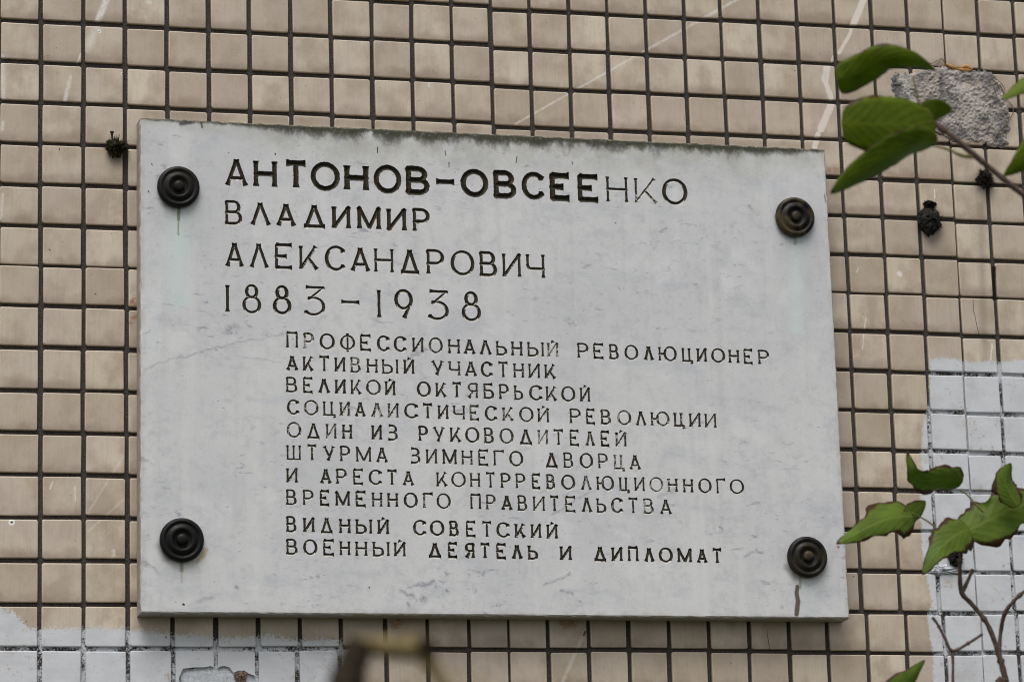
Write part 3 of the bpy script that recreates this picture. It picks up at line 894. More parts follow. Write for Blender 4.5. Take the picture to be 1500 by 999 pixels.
# lines: characters, left/right edges in the photo, (x, top, base) near both ends, stroke half width px
LINES = [
    ('АНТОНОВ-ОВСЕЕНКО', '328.4 364.3 369.8 407.2 413.6 453.4 455 498 502.2 541.9 547.3 588 592.6 631 634.4 670.3 674.5 715.4 721 758 763.9 798.1 803 839.8 844.3 880.8 887 920.4 928.4 963.8 969.7 1007',
     (346, 231.6, 274.5), (900, 257.8, 297.6), [3.1, 3.5, 4.0, 3.9, 4.2, 3.9, 4.1, 3.4, 4.1, 4.1, 3.8, 4.3, 3.8, 2.3, 2.3, 3.0], [1.35, 1.7, 2, 2, 2, 2, 2.2, 1.8, 2.2, 2.2, 2.2, 2.1, 1.9, .88, .55, 1.0]),
    ('ВЛАДИМИР', '328.4 356 366 397.7 403.6 434.5 440.7 480 485 514.7 521.9 559 565.3 596.4 603 631', (342, 294, 330.3), (615, 305.4, 341), [2.6, 2.7, 2.9, 3.0, 3.0, 3.1, 3.0, 2.9], [1.0, 1.05, 1.2, 1.3, 1.4, 1.5, 1.5, 1.4]),
    ('АЛЕКСАНДРОВИЧ', '329.2 358 365 394.4 401 431.6 437 467.9 475.7 506.8 512.5 543 547 577.5 583 617.7 623.5 652 660 695 701.2 729.3 734.6 764.2 769.7 799', (343, 354.4, 392.4), (784, 371.2, 408.6), 2.5, 1.05),
    ('1883-1938', '329 337.5 354.8 382.7 399.4 427 444.5 478 496.8 529.7 550.6 559.8 577.5 605 625.7 659 676 704.5', (333, 415.5, 458.8), (690, 427, 471.6), 2.5, .93),
    ('ПРОФЕССИОНАЛЬНЫЙРЕВОЛЮЦИОНЕР', '418.3 437.5 443.8 460.8 468 490.5 498 520.3 526.2 545.8 552 571.3 576.7 595.8 603 621.3 628 648.7 655.5 674.5 678.7 697 702 720.8 725.8 743.7 748 766.2 771.7 797.5 800.5 818.8 845 863 868 886.3 891.7 907.2 914.7 935 942.5 958.3 963.8 992.2 998 1015.8 1019.7 1036.2 1041.7 1062.2 1066.3 1083.7 1088.3 1104.2 1109.7 1127.5', (428, 486.5, 511), (1118, 512.6, 534.6), 1.85, .90),
    ('АКТИВНЫЙУЧАСТНИК', '418.7 437.5 442.8 460.3 465.5 484.5 489.2 506.7 512.5 529.2 536.2 554.2 558.8 584.2 590.3 607.8 630.8 650.8 656.3 675 680.3 699.2 704.2 722 727.8 746.2 751.3 768.3 773.3 791.7 796.7 815', (428, 520.2, 543.8), (806, 532.6, 556), 1.85, .90),
    ('ВЕЛИКОЙОКТЯБРЬСКОЙ', '418.3 436.3 442.8 460.3 465.5 484.2 489.7 507.5 513 530.3 536.2 558 563 580 610.5 631.3 637.2 655 660.3 678 683.8 700.8 707.2 724.7 730.3 746.3 752.2 767.2 775 795 798.8 816.7 822 842.8 848.8 865', (427, 552.2, 575.5), (857, 566.6, 589.8), 1.85, .92),
    ('СОЦИАЛИСТИЧЕСКОЙРЕВОЛЮЦИИ', '420.3 438.7 445 466.7 472.5 492.5 496.7 513.7 519.2 536.2 543.3 561.7 567.2 584.7 592 613 617.2 635.8 640.5 657.8 663 681.7 686.7 704.2 710 728.7 735 753.7 760.5 781.7 786.7 805 833.8 851.7 857.5 873.7 879.2 895.8 904.2 924.7 930.8 947.2 952.5 981.7 986.2 1004.2 1008.7 1027.2 1031.7 1050', (429, 585, 608.2), (1040, 604.8, 627.4), 1.8, .80),
    ('ОДИНИЗРУКОВОДИТЕЛЕЙ', '419.9 441.5 447.9 470.6 476.7 493.7 500.3 516.8 543.3 560.4 566 583.6 612.2 628 633.6 651.9 658.4 676.4 681.3 702.4 708.4 724.2 731.5 752.4 759 781.5 787 803.7 809 827.3 833.5 850 857 872 878.6 895 900.6 918.6', (430, 618, 642), (910, 632, 655.4), 1.8, .82),
    ('ШТУРМАЗИМНЕГОДВОРЦА', '418.8 441.5 447.9 466.2 472.3 491.5 497.4 514 520.8 544.4 550.5 568.6 599.4 616.6 623.2 641.3 647.4 669.8 675.3 693 699.6 717.2 722.2 740.7 745.8 766.7 797 819 824.7 840.5 849 869 875.3 891.2 898.4 916 921.5 939', (430, 650.7, 674.5), (930, 665.5, 688.8), 1.75, .82),
    ('ИАРЕСТАКОНТРРЕВОЛЮЦИОННОГО', '418.4 436.9 468.4 486 491.5 509 516.2 534 540 559.8 564.8 583.6 589.5 607 638.4 656.3 661 682.4 687.9 704 710 727 732.6 749 754.6 770.5 777.8 793.8 799.3 814 821.8 842.7 850.4 867 873 900.4 906 923 928.5 945 951.2 972 977 993.5 999.7 1016.2 1022.8 1042.6 1048.6 1065 1068.9 1090', (428, 684.4, 708), (1008, 699.9, 722.4), 1.75, .86),
    ('ВРЕМЕННОГОПРАВИТЕЛЬСТВА', '418.4 435.3 443 460.2 467.3 484.9 490.4 513.5 519.5 538.2 544 560.9 566.4 584 591.3 612.2 618.8 636.4 639.5 660.4 687.9 705.7 711.2 727 733.7 751.3 757.5 773 780 798.7 803.7 820.7 826.9 845 851.5 868 873 889 895 912.7 918.6 936.3 941.8 958.3 966.4 984.3', (427, 716.8, 740.4), (975, 730.6, 754), 1.8, .90),
    ('ВИДНЫЙСОВЕТСКИЙ', '418.4 435.3 443 461.8 467.3 489.7 495.9 514.6 520 546 552 570.8 605 624.8 629.6 651.2 657.3 673 681.3 699 704.4 722.2 727 747 753 771 776.7 793.6 799.8 817.8', (427, 755.8, 780.2), (785, 766, 789.4), 1.9, 1.05),
    ('ВОЕННЫЙДЕЯТЕЛЬИДИПЛОМАТ', '418.4 436.9 444 465 472.3 491.5 496.6 514 519.7 538.9 545 571.5 576.3 595 625.2 649 654.8 672.5 679.7 696.3 701 720 725.6 744 749 766.3 772.2 789.4 819.2 838.3 867.6 890.5 894.8 913 918.6 936.3 942.9 959.4 964.9 985.8 991.3 1014.4 1020 1037 1041.5 1059.6', (427, 789, 813), (1050, 803.4, 826.2), [1.9] * 7 + [2.15] * 17, [1.0] * 7 + [1.25] * 17),
]

STEP = .0005
INS = .0025                                  # chamfer of the slab's edge
FX0, FX1, FZ0, FZ1 = PU0 + INS, PU1 - INS, PV0 + INS, PV1 - INS
NX = int(math.ceil((FX1 - FX0) / STEP))
NZ = int(math.ceil((FZ1 - FZ0) / STEP))
SX, SZ = (FX1 - FX0) / NX, (FZ1 - FZ0) / NZ
field = np.full((NZ + 1, NX + 1), .05, np.float32)
ids = np.full((NZ + 1, NX + 1), -1, np.int32)


def smooth_noise(h, w, cell, r):
    gh, gw = int(h / cell) + 3, int(w / cell) + 3
    a = r.normal(0, 1, (gh, gw))
    yy, xx = np.arange(h) / cell, np.arange(w) / cell
    y0, x0 = yy.astype(int), xx.astype(int)
    fy, fx = (yy - y0)[:, None], (xx - x0)[None]
    fy, fx = fy * fy * (3 - 2 * fy), fx * fx * (3 - 2 * fx)
    a00, a01 = a[y0][:, x0], a[y0][:, x0 + 1]
    a10, a11 = a[y0 + 1][:, x0], a[y0 + 1][:, x0 + 1]
    return (a00 * (1 - fx) + a01 * fx) * (1 - fy) + (a10 * (1 - fx) + a11 * fx) * fy


WOB = .6 * smooth_noise(NZ + 1, NX + 1, 4, rng) + .5 * smooth_noise(NZ + 1, NX + 1, 2, rng)
letters = []                                # (char, paint, centre)


def stroke_field(X, Z, pts, hw, flare):
    """signed field of one stroke: a polyline of half width hw, ends flared where asked"""
    pts = np.array(pts)
    seg = np.linalg.norm(np.diff(pts, axis=0), axis=1)
    cum = np.concatenate([[0], np.cumsum(seg)])
    tot = cum[-1]
    fl = min(2.6 * hw, .0060)
    fa = min(.85 * hw, .0013)
    res = np.full(X.shape, 9.0)
    for i in range(len(seg)):
        if seg[i] < 1e-7:
            continue
        t = (pts[i + 1] - pts[i]) / seg[i]
        dx, dz = X - pts[i, 0], Z - pts[i, 1]
        s = dx * t[0] + dz * t[1]
        p = np.abs(-dx * t[1] + dz * t[0])
        sc = np.clip(s, 0, seg[i])
        S = cum[i] + sc
        h = np.full(X.shape, hw)
        if flare & 1:
            h = h + fa * np.clip(1 - S / fl, 0, 1) ** 1.6
        if flare & 2:
            h = h + fa * np.clip(1 - (tot - S) / fl, 0, 1) ** 1.6
        over = np.maximum(-s, s - seg[i])
        d = np.where(over > 0, np.hypot(p, over), p) - h
        if i == 0 and flare & 1:
            d = np.where(s < 0, np.maximum(p - h, -s), d)
        if i == len(seg) - 1 and flare & 2:
            d = np.where(s > seg[i], np.maximum(p - h, s - seg[i]), d)
        res = np.minimum(res, d)
    return res


for text, xs, la, lb, hws, paints in LINES:
    xs = [float(a) for a in xs.split()]
    assert len(xs) == 2 * len(text), (text, len(xs), len(text))
    for i, ch in enumerate(text):
        xl, xr = xs[2 * i], xs[2 * i + 1]
        xm = (xl + xr) / 2
        t = (xm - la[0]) / (lb[0] - la[0])
        yt, yb = la[1] + t * (lb[1] - la[1]), la[2] + t * (lb[2] - la[2])
        ym = (yt + yb) / 2
        hw = (hws[i] if isinstance(hws, list) else hws) * PX
        pt = paints[i] if isinstance(paints, list) else paints + float(rng.normal(0, .16))
        if not isinstance(hws, list):
            hw *= float(rng.uniform(.93, 1.12))
        u0, u1 = uv(xl, ym, WF)[0], uv(xr, ym, WF)[0]
        z1, z0 = uv(xm, yt, WF)[1], uv(xm, yb, WF)[1]
        ins = hw * (1.0 if ch in 'ОСФ89' else 1.45)
        u0, u1, z0, z1 = u0 + ins, u1 - ins, z0 + hw * .9, z1 - hw * .9
        if ch in '1':
            u0, u1 = u0 - ins, u1 + ins
        sx_, sz_ = u1 - u0, z1 - z0
        i0, i1 = int((u0 - FX0 - .006) / SX), int((u1 - FX0 + .006) / SX) + 2
        j0, j1 = int((z0 - FZ0 - .008) / SZ), int((z1 - FZ0 + .008) / SZ) + 2
        X, Z = np.meshgrid(FX0 + np.arange(i0, i1) * SX, FZ0 + np.arange(j0, j1) * SZ)
        best = np.full(X.shape, 9.0)
        for st in G[ch]:
            if st[0] == 'L':
                pts = [(u0 + st[1] * sx_, z0 + st[2] * sz_), (u0 + st[3] * sx_, z0 + st[4] * sz_)]
                d0 = abs(pts[1][0] - pts[0][0]) / (abs(pts[1][1] - pts[0][1]) + 1e-6)
                k = 1.08 if d0 > 3 else ((.80 if hw < .0026 else .95) if d0 < .1 else .92)
                fl = st[5]
            else:
                a = np.radians(np.linspace(st[5], st[6], 41))
                pts = np.stack([u0 + (st[1] + st[3] * np.cos(a)) * sx_, z0 + (st[2] + st[4] * np.sin(a)) * sz_], 1)
                k, fl = 1.0, st[7]
            best = np.minimum(best, stroke_field(X, Z, pts, hw * k, fl))
        best += WOB[j0:j1, i0:i1] * (.00030 if hw > .0030 else .00014)
        li = len(letters)
        letters.append((ch, pt, (u0 + sx_ / 2, z0 + sz_ / 2), hw))
        win = field[j0:j1, i0:i1]
        idw = ids[j0:j1, i0:i1]
        m_ = best < win
        idw[m_ & (best < .003)] = li
        win[m_] = best[m_]

field[np.abs(field) < 2e-6] = 2e-6
inside = field < 0
cnt = inside[:-1, :-1].astype(int) + inside[1:, :-1] + inside[:-1, 1:] + inside[1:, 1:]
depth = np.minimum(np.maximum(-field, 0) * 1.15, .0042)

ux = FX0 + np.arange(NX + 1) * SX
zz = FZ0 + np.arange(NZ + 1) * SZ

# slab front, built from runs of uncut cells ...
sv, sf = [], []


ZU = [PU0 + (PU1 - PU0) * i / ZC for i in range(1, ZC)]
ZV = [PV0 + (PV1 - PV0) * i / ZR for i in range(1, ZR)]


def quad(x0, x1, z0, z1):
    xs_ = [x0] + [a for a in ZU if x0 < a < x1] + [x1]
    zs_ = [z0] + [a for a in ZV if z0 < a < z1] + [z1]
    for a in range(len(xs_) - 1):
        for c in range(len(zs_) - 1):
            b = len(sv)
            sv.extend([(xs_[a], -WF, zs_[c]), (xs_[a + 1], -WF, zs_[c]), (xs_[a + 1], -WF, zs_[c + 1]), (xs_[a], -WF, zs_[c + 1])])
            sf.append((b, b + 1, b + 2, b + 3))


free = cnt == 0
j = 0
while j < NZ:
    if free[j].all():
        j2 = j
        while j2 < NZ and free[j2].all():
            j2 += 1
        quad(ux[0], ux[NX], zz[j], zz[j2])
        j = j2
        continue
    row = np.concatenate([[False], free[j], [False]]).astype(int)
    st = np.flatnonzero(np.diff(row) == 1)
    en = np.flatnonzero(np.diff(row) == -1)
    for a, b in zip(st, en):
        quad(ux[a], ux[b], zz[j], zz[j + 1])
    j += 1

# ... and the cells that a letter's edge crosses; the cut walls go to the letters
lverts = [dict() for _ in letters]
lfaces = [[] for _ in letters]


def lv(li, key, co):
    d = lverts[li]
    if key not in d:
        d[key] = (len(d), co)
    return d[key][0]


full = np.argwhere(cnt == 4)
for j, i in full:
    li = ids[j, i]
    if li < 0:
        li = max(ids[j, i], ids[j + 1, i], ids[j, i + 1], ids[j + 1, i + 1])
    lfaces[li].append(tuple(lv(li, (b, a), (ux[a], -WF + depth[b, a], zz[b])) for b, a in ((j, i), (j, i + 1), (j + 1, i + 1), (j + 1, i))))
part = np.argwhere((cnt > 0) & (cnt < 4))
for j, i in part:
    cs = ((j, i), (j, i + 1), (j + 1, i + 1), (j + 1, i))
    fs = [float(field[c]) for c in cs]
    li = int(ids[cs[int(np.argmin(fs))]])
    pin, pout = [], []
    for q in range(4):
        c, d = cs[q], cs[(q + 1) % 4]
        f0, f1 = fs[q], fs[(q + 1) % 4]
        if f0 < 0:
            pin.append(((c[0], c[1]), (ux[c[1]], -WF + depth[c], zz[c[0]])))
        else:
            pout.append((ux[c[1]], -WF, zz[c[0]]))
        if (f0 < 0) != (f1 < 0):
            t = f0 / (f0 - f1)
            co = (ux[c[1]] + t * (ux[d[1]] - ux[c[1]]), -WF, zz[c[0]] + t * (zz[d[0]] - zz[c[0]]))
            key = ('e',) + (min(c, d) + max(c, d))
            pin.append((key, co))
            pout.append(co)
    if len(pin) > 2:
        lfaces[li].append(tuple(lv(li, k_, c_) for k_, c_ in pin))
    if len(pout) > 2:
        b = len(sv)
        sv.extend(pout)
        sf.append(tuple(range(b, b + len(pout))))

# chamfer, sides and back of the slab, edges slightly uneven
WB = .0044


def edge_ring():
    n_u, n_v = 150, 104
    p = []
    for i in range(n_u):
        p.append((FX0 + (FX1 - FX0) * i / n_u, FZ0, 0, -1))
    for i in range(n_v):
        p.append((FX1, FZ0 + (FZ1 - FZ0) * i / n_v, 1, 0))
    for i in range(n_u):
        p.append((FX1 - (FX1 - FX0) * i / n_u, FZ1, 0, 1))
    for i in range(n_v):
        p.append((FX0, FZ1 - (FZ1 - FZ0) * i / n_v, -1, 0))
    return p


ring = edge_ring()
n = len(ring)
b0 = len(sv)
for (x, z, nx, nz) in ring:
    sv.append((x, -WF, z))
for idx, (x, z, nx, nz) in enumerate(ring):
    corner = (abs(x - FX0) < 1e-9 or abs(x - FX1) < 1e-9) and (abs(z - FZ0) < 1e-9 or abs(z - FZ1) < 1e-9)
    r_ = INS * (.72 if nz == 1 else .5) * rng.uniform(.55, 1.2)
    ox, oz = (math.copysign(1, x - 0.0 + .14), math.copysign(1, z + .13)) if corner else (nx, nz)
    k_ = .8 if corner else 1
    sv.append((x + ox * r_ * k_, -WF + .0007 * rng.uniform(.5, 1.6), z + oz * r_ * k_))
for idx, (x, z, nx, nz) in enumerate(ring):
    corner = (abs(x - FX0) < 1e-9 or abs(x - FX1) < 1e-9) and (abs(z - FZ0) < 1e-9 or abs(z - FZ1) < 1e-9)
    ox, oz = (math.copysign(1, x + .14), math.copysign(1, z + .13)) if corner else (nx, nz)
    r_ = INS * rng.uniform(.86, 1.08) * (.85 if corner else 1)
    sv.append((x + ox * r_, -WF + .0028 * rng.uniform(.8, 1.4), z + oz * r_))
for idx, (x, z, nx, nz) in enumerate(ring):
    corner = (abs(x - FX0) < 1e-9 or abs(x - FX1) < 1e-9) and (abs(z - FZ0) < 1e-9 or abs(z - FZ1) < 1e-9)
    ox, oz = (math.copysign(1, x + .14), math.copysign(1, z + .13)) if corner else (nx, nz)
    sv.append((x + ox * INS, -WB, z + oz * INS))
for r_ in range(3):
    for i in range(n):
        a, b = b0 + r_ * n + i, b0 + r_ * n + (i + 1) % n
        sf.append((a, a + n, b + n, b))
sf.append(tuple(b0 + 3 * n + i for i in range(n)))

plaque = bpy.data.objects.new('memorial_plaque', None)
col.objects.link(plaque)
plaque.location = ((PU0 + PU1) / 2, -WB, PV0)
tag(plaque, 'white marble memorial plaque with cut Cyrillic lettering and four round studs', 'plaque')
mi = []
for fc in sf:
    cu = sum(sv[i][0] for i in fc) / len(fc)
    cv = sum(sv[i][2] for i in fc) / len(fc)
    mi.append(min(max(int((cv - PV0) / (PV1 - PV0) * ZR), 0), ZR - 1) * ZC + min(max(int((cu - PU0) / (PU1 - PU0) * ZC), 0), ZC - 1))
sm = mesh('marble_slab', sv, sf, M_ZONES, mi=mi)
slab = obj('marble_slab', sm, plaque)
for li, (ch, pt, cen, hw) in enumerate(letters):
    if not lfaces[li]:
        continue
    vs = [c for _, c in sorted(lverts[li].values(), key=lambda a: a[0])]
    lm = mesh('letter', [(a - cen[0], b + WF, c - cen[1]) for a, b, c in vs], lfaces[li], M_LETTER)
    lo = obj('letter', lm, slab, (cen[0], -WF, cen[1]))
    lo['paint'] = float(pt)
print('letters', len(letters), 'slab faces', len(sf))


# ------------------------------------------------------------------ studs
def stud_material():
    nt = NT('blackened_bronze')
    g = nt.n('NewGeometry').outputs['Position']
    at = nt.n('Attribute', attribute_type='OBJECT', attribute_name='wear')
    tc = nt.n('TexCoord')
    c = nt.mix(nt.noise(g, 140, 4, .7), (.004, .004, .0042), (.010, .0095, .009))
    f = nt.math('MULTIPLY', nt.ramp(nt.noise(g, 38, 4, .6), .38, .62), at.outputs['Fac'])
    c = nt.mix(f, c, (.060, .046, .024))
    nt.put(nt.b.inputs['Base Color'], c)
    nt.put(nt.b.inputs['Roughness'], nt.ramp(nt.noise(g, 200, 3), .3, .7, .34, .55))
    nt.b.inputs['Specular IOR Level'].default_value = .16
    nt.bump(nt.noise(g, 500, 3, .7), .3, .0006)
    return nt.mat


M_STUD = stud_material()


def lathe(profile, seg, name, mat, squash=(1, 1)):
    v, f = [], []
    for r_, h in profile:
        for i in range(seg):
            a = 2 * math.pi * i / seg
            v.append((r_ * math.cos(a) * squash[0], -h, r_ * math.sin(a) * squash[1]))
    for k_ in range(len(profile) - 1):
        for i in range(seg):
            a, b = k_ * seg + i, k_ * seg + (i + 1) % seg
            f.append((a, b, b + seg, a + seg))
    f.append(tuple(range((len(profile) - 1) * seg, len(profile) * seg)))
    f.append(tuple(reversed(range(seg))))
    m = mesh(name, v, f, mat, smooth=True)
    return fixn(m)


CAP = [(.0240, 0), (.0262, .0012), (.0268, .0038), (.0264, .0064), (.0248, .0084), (.0228, .0092), (.0212, .0088), (.0200, .0076), (.0190, .0076), (.0176, .0088), (.0158, .0102), (.0140, .0108), (.0124, .0106), (.0112, .0096), (.0100, .0082), (.0078, .0078)]
BTN = [(.0074, .0070), (.0072, .0098), (.0064, .0114), (.0048, .0124), (.0026, .0129), (.0008, .0130)]
for (x, y, s, wear) in ((262, 273, 1.0, .12), (1166, 317, 1.0, 1.0), (267, 790, 1.02, .0), (1184, 815, 1.0, .35)):
    p = uv(x, y, WF + .008)
    m = lathe([(a * s, b) for a, b in CAP], 56, 'stud', M_STUD)
    o = obj('stud', m, plaque, (p[0], -WF + .0002, p[1]))
    o['wear'] = wear
    bt = obj('centre_button', lathe([(a * s, b) for a, b in BTN], 32, 'centre_button', M_STUD), o, (p[0], -WF + .0002, p[1]))
    bt['wear'] = max(wear, .9 if x == 1184 else 0)


# ------------------------------------------------------------------ gunk on the wall
def simple_mat(name, c0, c1, rough=.9, scale=150, bump=.0015, extra=None):
    nt = NT(name)
    g = nt.n('NewGeometry').outputs['Position']
    c = nt.mix(nt.ramp(nt.noise(g, scale, 5, .7), .35, .65), c0, c1)
    if extra:
        c = nt.mix(nt.ramp(nt.noise(g, scale * 2.3, 4, .7), extra[1], extra[1] + .08), c, extra[0])
    nt.put(nt.b.inputs['Base Color'], c)
    nt.b.inputs['Roughness'].default_value = rough
    nt.b.inputs['Specular IOR Level'].default_value = .25
    nt.bump(nt.noise(g, scale * 2, 5, .7), .9, bump)
    return nt.mat


M_TAR = simple_mat('black_tarry_gunk', (.006, .006, .005), (.028, .026, .020), .65, 300, .003, ((.05, .055, .02), .60))
M_MOSS = simple_mat('dark_moss', (.012, .012, .006), (.04, .036, .010), .95, 350, .003, ((.16, .13, .025), .58))
M_MORTAR = None


def lump(name, x, y, rx, rz, ry, mat, seed, rough=.25, tufts=0, tuft_len=8):
    """an irregular blob pressed on the wall; sizes in photo pixels"""
    r = np.random.default_rng(seed)
    p = uv(x, y, .003)
    nseg, nr = 30, 11
    v, f = [], []
    ph = r.uniform(0, 6.28, 9)
    for k_ in range(nr):
        t = k_ / (nr - 1) * math.pi / 2
        for i in range(nseg):
            a = 2 * math.pi * i / nseg
            q = 1 + rough * (.5 * math.sin(3 * a + ph[0]) + .4 * math.sin(5 * a + ph[1] + 2 * t) + .4 * math.sin(9 * a + ph[2] + 4 * t) + .35 * math.sin(14 * a + ph[3] - 5 * t)) * .6 + r.normal(0, rough * .16)
            c_, s_ = math.cos(t), math.sin(t)
            v.append((rx * PX * c_ * q * math.cos(a), -(ry * PX * s_ * (1 + r.normal(0, rough * .35)) - .0008), rz * PX * c_ * q * math.sin(a)))
    for k_ in range(nr - 1):
        for i in range(nseg):
            a, b = k_ * nseg + i, k_ * nseg + (i + 1) % nseg
            f.append((a, b, b + nseg, a + nseg))
    f.append(tuple(reversed(range(nseg))))
    f.append(tuple(range((nr - 1) * nseg, nr * nseg)))
    for _ in range(tufts):
        a = r.uniform(0, 6.28)
        d = np.array([math.cos(a), -r.uniform(.1, .6), math.sin(a)])
        st = np.array([rx * PX * .75 * math.cos(a), -ry * PX * .4, rz * PX * .75 * math.sin(a)])
        en = st + d * tuft_len * PX * r.uniform(.5, 1.3)
        sd_ = np.array([-math.sin(a), 0, math.cos(a)]) * PX * r.uniform(.5, 1.3)
        b = len(v)
        v += [tuple(st - sd_), tuple(st + sd_), tuple(st + np.array([0, -.0012, 0])), tuple(en)]
        f += [(b, b + 1, b + 3), (b + 1, b + 2, b + 3), (b + 2, b, b + 3)]
    return fixn(mesh(name, v, f, mat)), (p[0], -.004, p[1])


def tube(pts, radii, seg=8):
    pts = [Vector(p) for p in pts]
    v, f = [], []
    ref = Vector((.3, 1, .2)).normalized()
    for i, p in enumerate(pts):
        t = (pts[min(i + 1, len(pts) - 1)] - pts[max(i - 1, 0)]).normalized()
        a = t.cross(ref).normalized()
        b = t.cross(a)
        for s in range(seg):
            an = 2 * math.pi * s / seg
            v.append(tuple(p + (a * math.cos(an) + b * math.sin(an)) * radii[i]))
    for i in range(len(pts) - 1):
        for s in range(seg):
            q0, q1 = i * seg + s, i * seg + (s + 1) % seg
            f.append((q0, q1, q1 + seg, q0 + seg))
    f.append(tuple(reversed(range(seg))))
    f.append(tuple(range((len(pts) - 1) * seg, len(pts) * seg)))
    return v, f


def spline(P, n=6):
    P = [np.array(p, float) for p in P]
    if len(P) < 3:
        return [P[0] + (P[1] - P[0]) * t for t in np.linspace(0, 1, n + 1)]
    o = []
    for i in range(len(P) - 1):
        p0, p1, p2, p3 = P[max(i - 1, 0)], P[i], P[i + 1], P[min(i + 2, len(P) - 1)]
        for t in np.linspace(0, 1, n, endpoint=False):
            o.append(.5 * (2 * p1 + (p2 - p0) * t + (2 * p0 - 5 * p1 + 4 * p2 - p3) * t * t + (3 * p1 - p0 - 3 * p2 + p3) * t ** 3))
    o.append(P[-1])
    return o


m, loc = lump('moss_tuft', 170, 218, 13, 12, 13, M_MOSS, 3, .5, 80, 9)
moss = tag(obj('moss_tuft', m, None, loc), 'dark mossy tuft with an upright nail on the tiles beside the plaque', 'moss tuft')
tv, tf_ = tube([W3(ray(x, y, .012)) for x, y in ((166, 214), (165, 206), (164, 198), (164, 193))], [.0012, .0013, .0014, .0026], 7)
obj('nail', mesh('nail', tv, tf_, M_TAR), moss)

m, loc = lump('wall_plug', 1360, 325, 18, 21, 20, M_TAR, 11, .22, 90, 7)
plug = tag(obj('wall_plug', m, None, loc), 'large black tarry plug with a stub on top, stuck on the tiles', 'wall plug', 'black plugs stuck on the wall')
m2, loc2 = lump('stub', 1360, 301, 10, 6, 14, M_TAR, 12, .4, 8, 5)
obj('stub', m2, plug, loc2)
m, loc = lump('wall_plug', 1441, 264, 11, 13, 12, M_TAR, 21, .55, 90, 9)
tag(obj('wall_plug', m, None, loc), 'small ragged black plug below the grey mortar patch', 'wall plug', 'black plugs stuck on the wall')
m, loc = lump('wall_plug', 1398, 817, 11, 13, 13, M_TAR, 31, .45, 20, 6)
tag(obj('wall_plug', m, None, loc), 'black plug in the white painted tiles behind the leaves', 'wall plug', 'black plugs stuck on the wall')
M_PLASTER = simple_mat('white_painted_plaster', (.50, .52, .55), (.66, .685, .73), .8, 260, .002, ((.10, .10, .11), .63))
m, loc = lump('plaster_smear', 1384, 835, 22, 7, 5, M_PLASTER, 33, .55, 0)
tag(obj('plaster_smear', m, None, loc), 'lumpy white painted smear of plaster under the black plug', 'plaster')


# grey mortar patch
def mortar_mat():
    nt = NT('old_grey_mortar')
    g = nt.n('NewGeometry').outputs['Position']
    d = nt.vmul(g, (1, 1, 1.7), (0, math.radians(-14), 0))
    c = nt.mix(nt.ramp(nt.noise(d, 48, 6, .72, .6), .38, .54), (.085, .08, .078), (.36, .32, .29))
    c = nt.mix(nt.ramp(nt.noise(g, 26, 4, .6), .52, .64, 0, .8), c, (.135, .13, .13))
    c = nt.mix(nt.ramp(nt.noise(d, 190, 4, .75), .60, .70, 0, .85), c, (.05, .045, .042))
    c = nt.mix(nt.ramp(nt.noise(g, 48, 3), .58, .7, 0, .5), c, (.33, .27, .22))
    P = flatpos(nt, .004, 120)
    c = marked(nt, P, [(1308, 112, 1316, 150, 6, .5, .85), (1378, 108, 1382, 150, 5, .8, .75), (1440, 118, 1446, 135, 6, .7, .5), (1462, 200, 1468, 214, 9, .7, .7), (1385, 190, 1420, 200, 9, .9, .5)], .006, c, (.09, .09, .095))
    c = marked(nt, P, [(1322, 115, 1345, 160, 6, .7, .6), (1400, 120, 1435, 150, 14, .9, .4)], .006, c, (.47, .44, .42))
    nt.put(nt.b.inputs['Base Color'], c)
    nt.b.inputs['Roughness'].default_value = .95
    nt.bump(nt.noise(d, 120, 5, .7), .4, .003)
    return nt.mat


poly = np.array([uv(*q, .003) for q in [(1304, 116), (1311, 106), (1335, 109), (1360, 104), (1380, 96), (1396, 101), (1425, 104), (1446, 104), (1459, 113), (1468, 130), (1474, 150), (1478, 172), (1480, 190), (1473, 200), (1475, 213), (1464, 219), (1452, 213), (1430, 209), (1412, 205), (1395, 209), (1374, 199), (1350, 190), (1325, 168), (1308, 142)]])


def inpoly(px, pz):
    c = np.zeros(px.shape, bool)
    dmin = np.full(px.shape, 9.0)
    q = len(poly)
    for i in range(q):
        a, b = poly[i], poly[(i + 1) % q]
        cond = ((a[1] > pz) != (b[1] > pz))
        with np.errstate(divide='ignore', invalid='ignore'):
            xx = (b[0] - a[0]) * (pz - a[1]) / (b[1] - a[1]) + a[0]
        c ^= cond & (px < xx)
        ab = b - a
        t = np.clip(((px - a[0]) * ab[0] + (pz - a[1]) * ab[1]) / (ab @ ab), 0, 1)
        dmin = np.minimum(dmin, np.hypot(px - a[0] - t * ab[0], pz - a[1] - t * ab[1]))
    return np.where(c, dmin, -dmin)


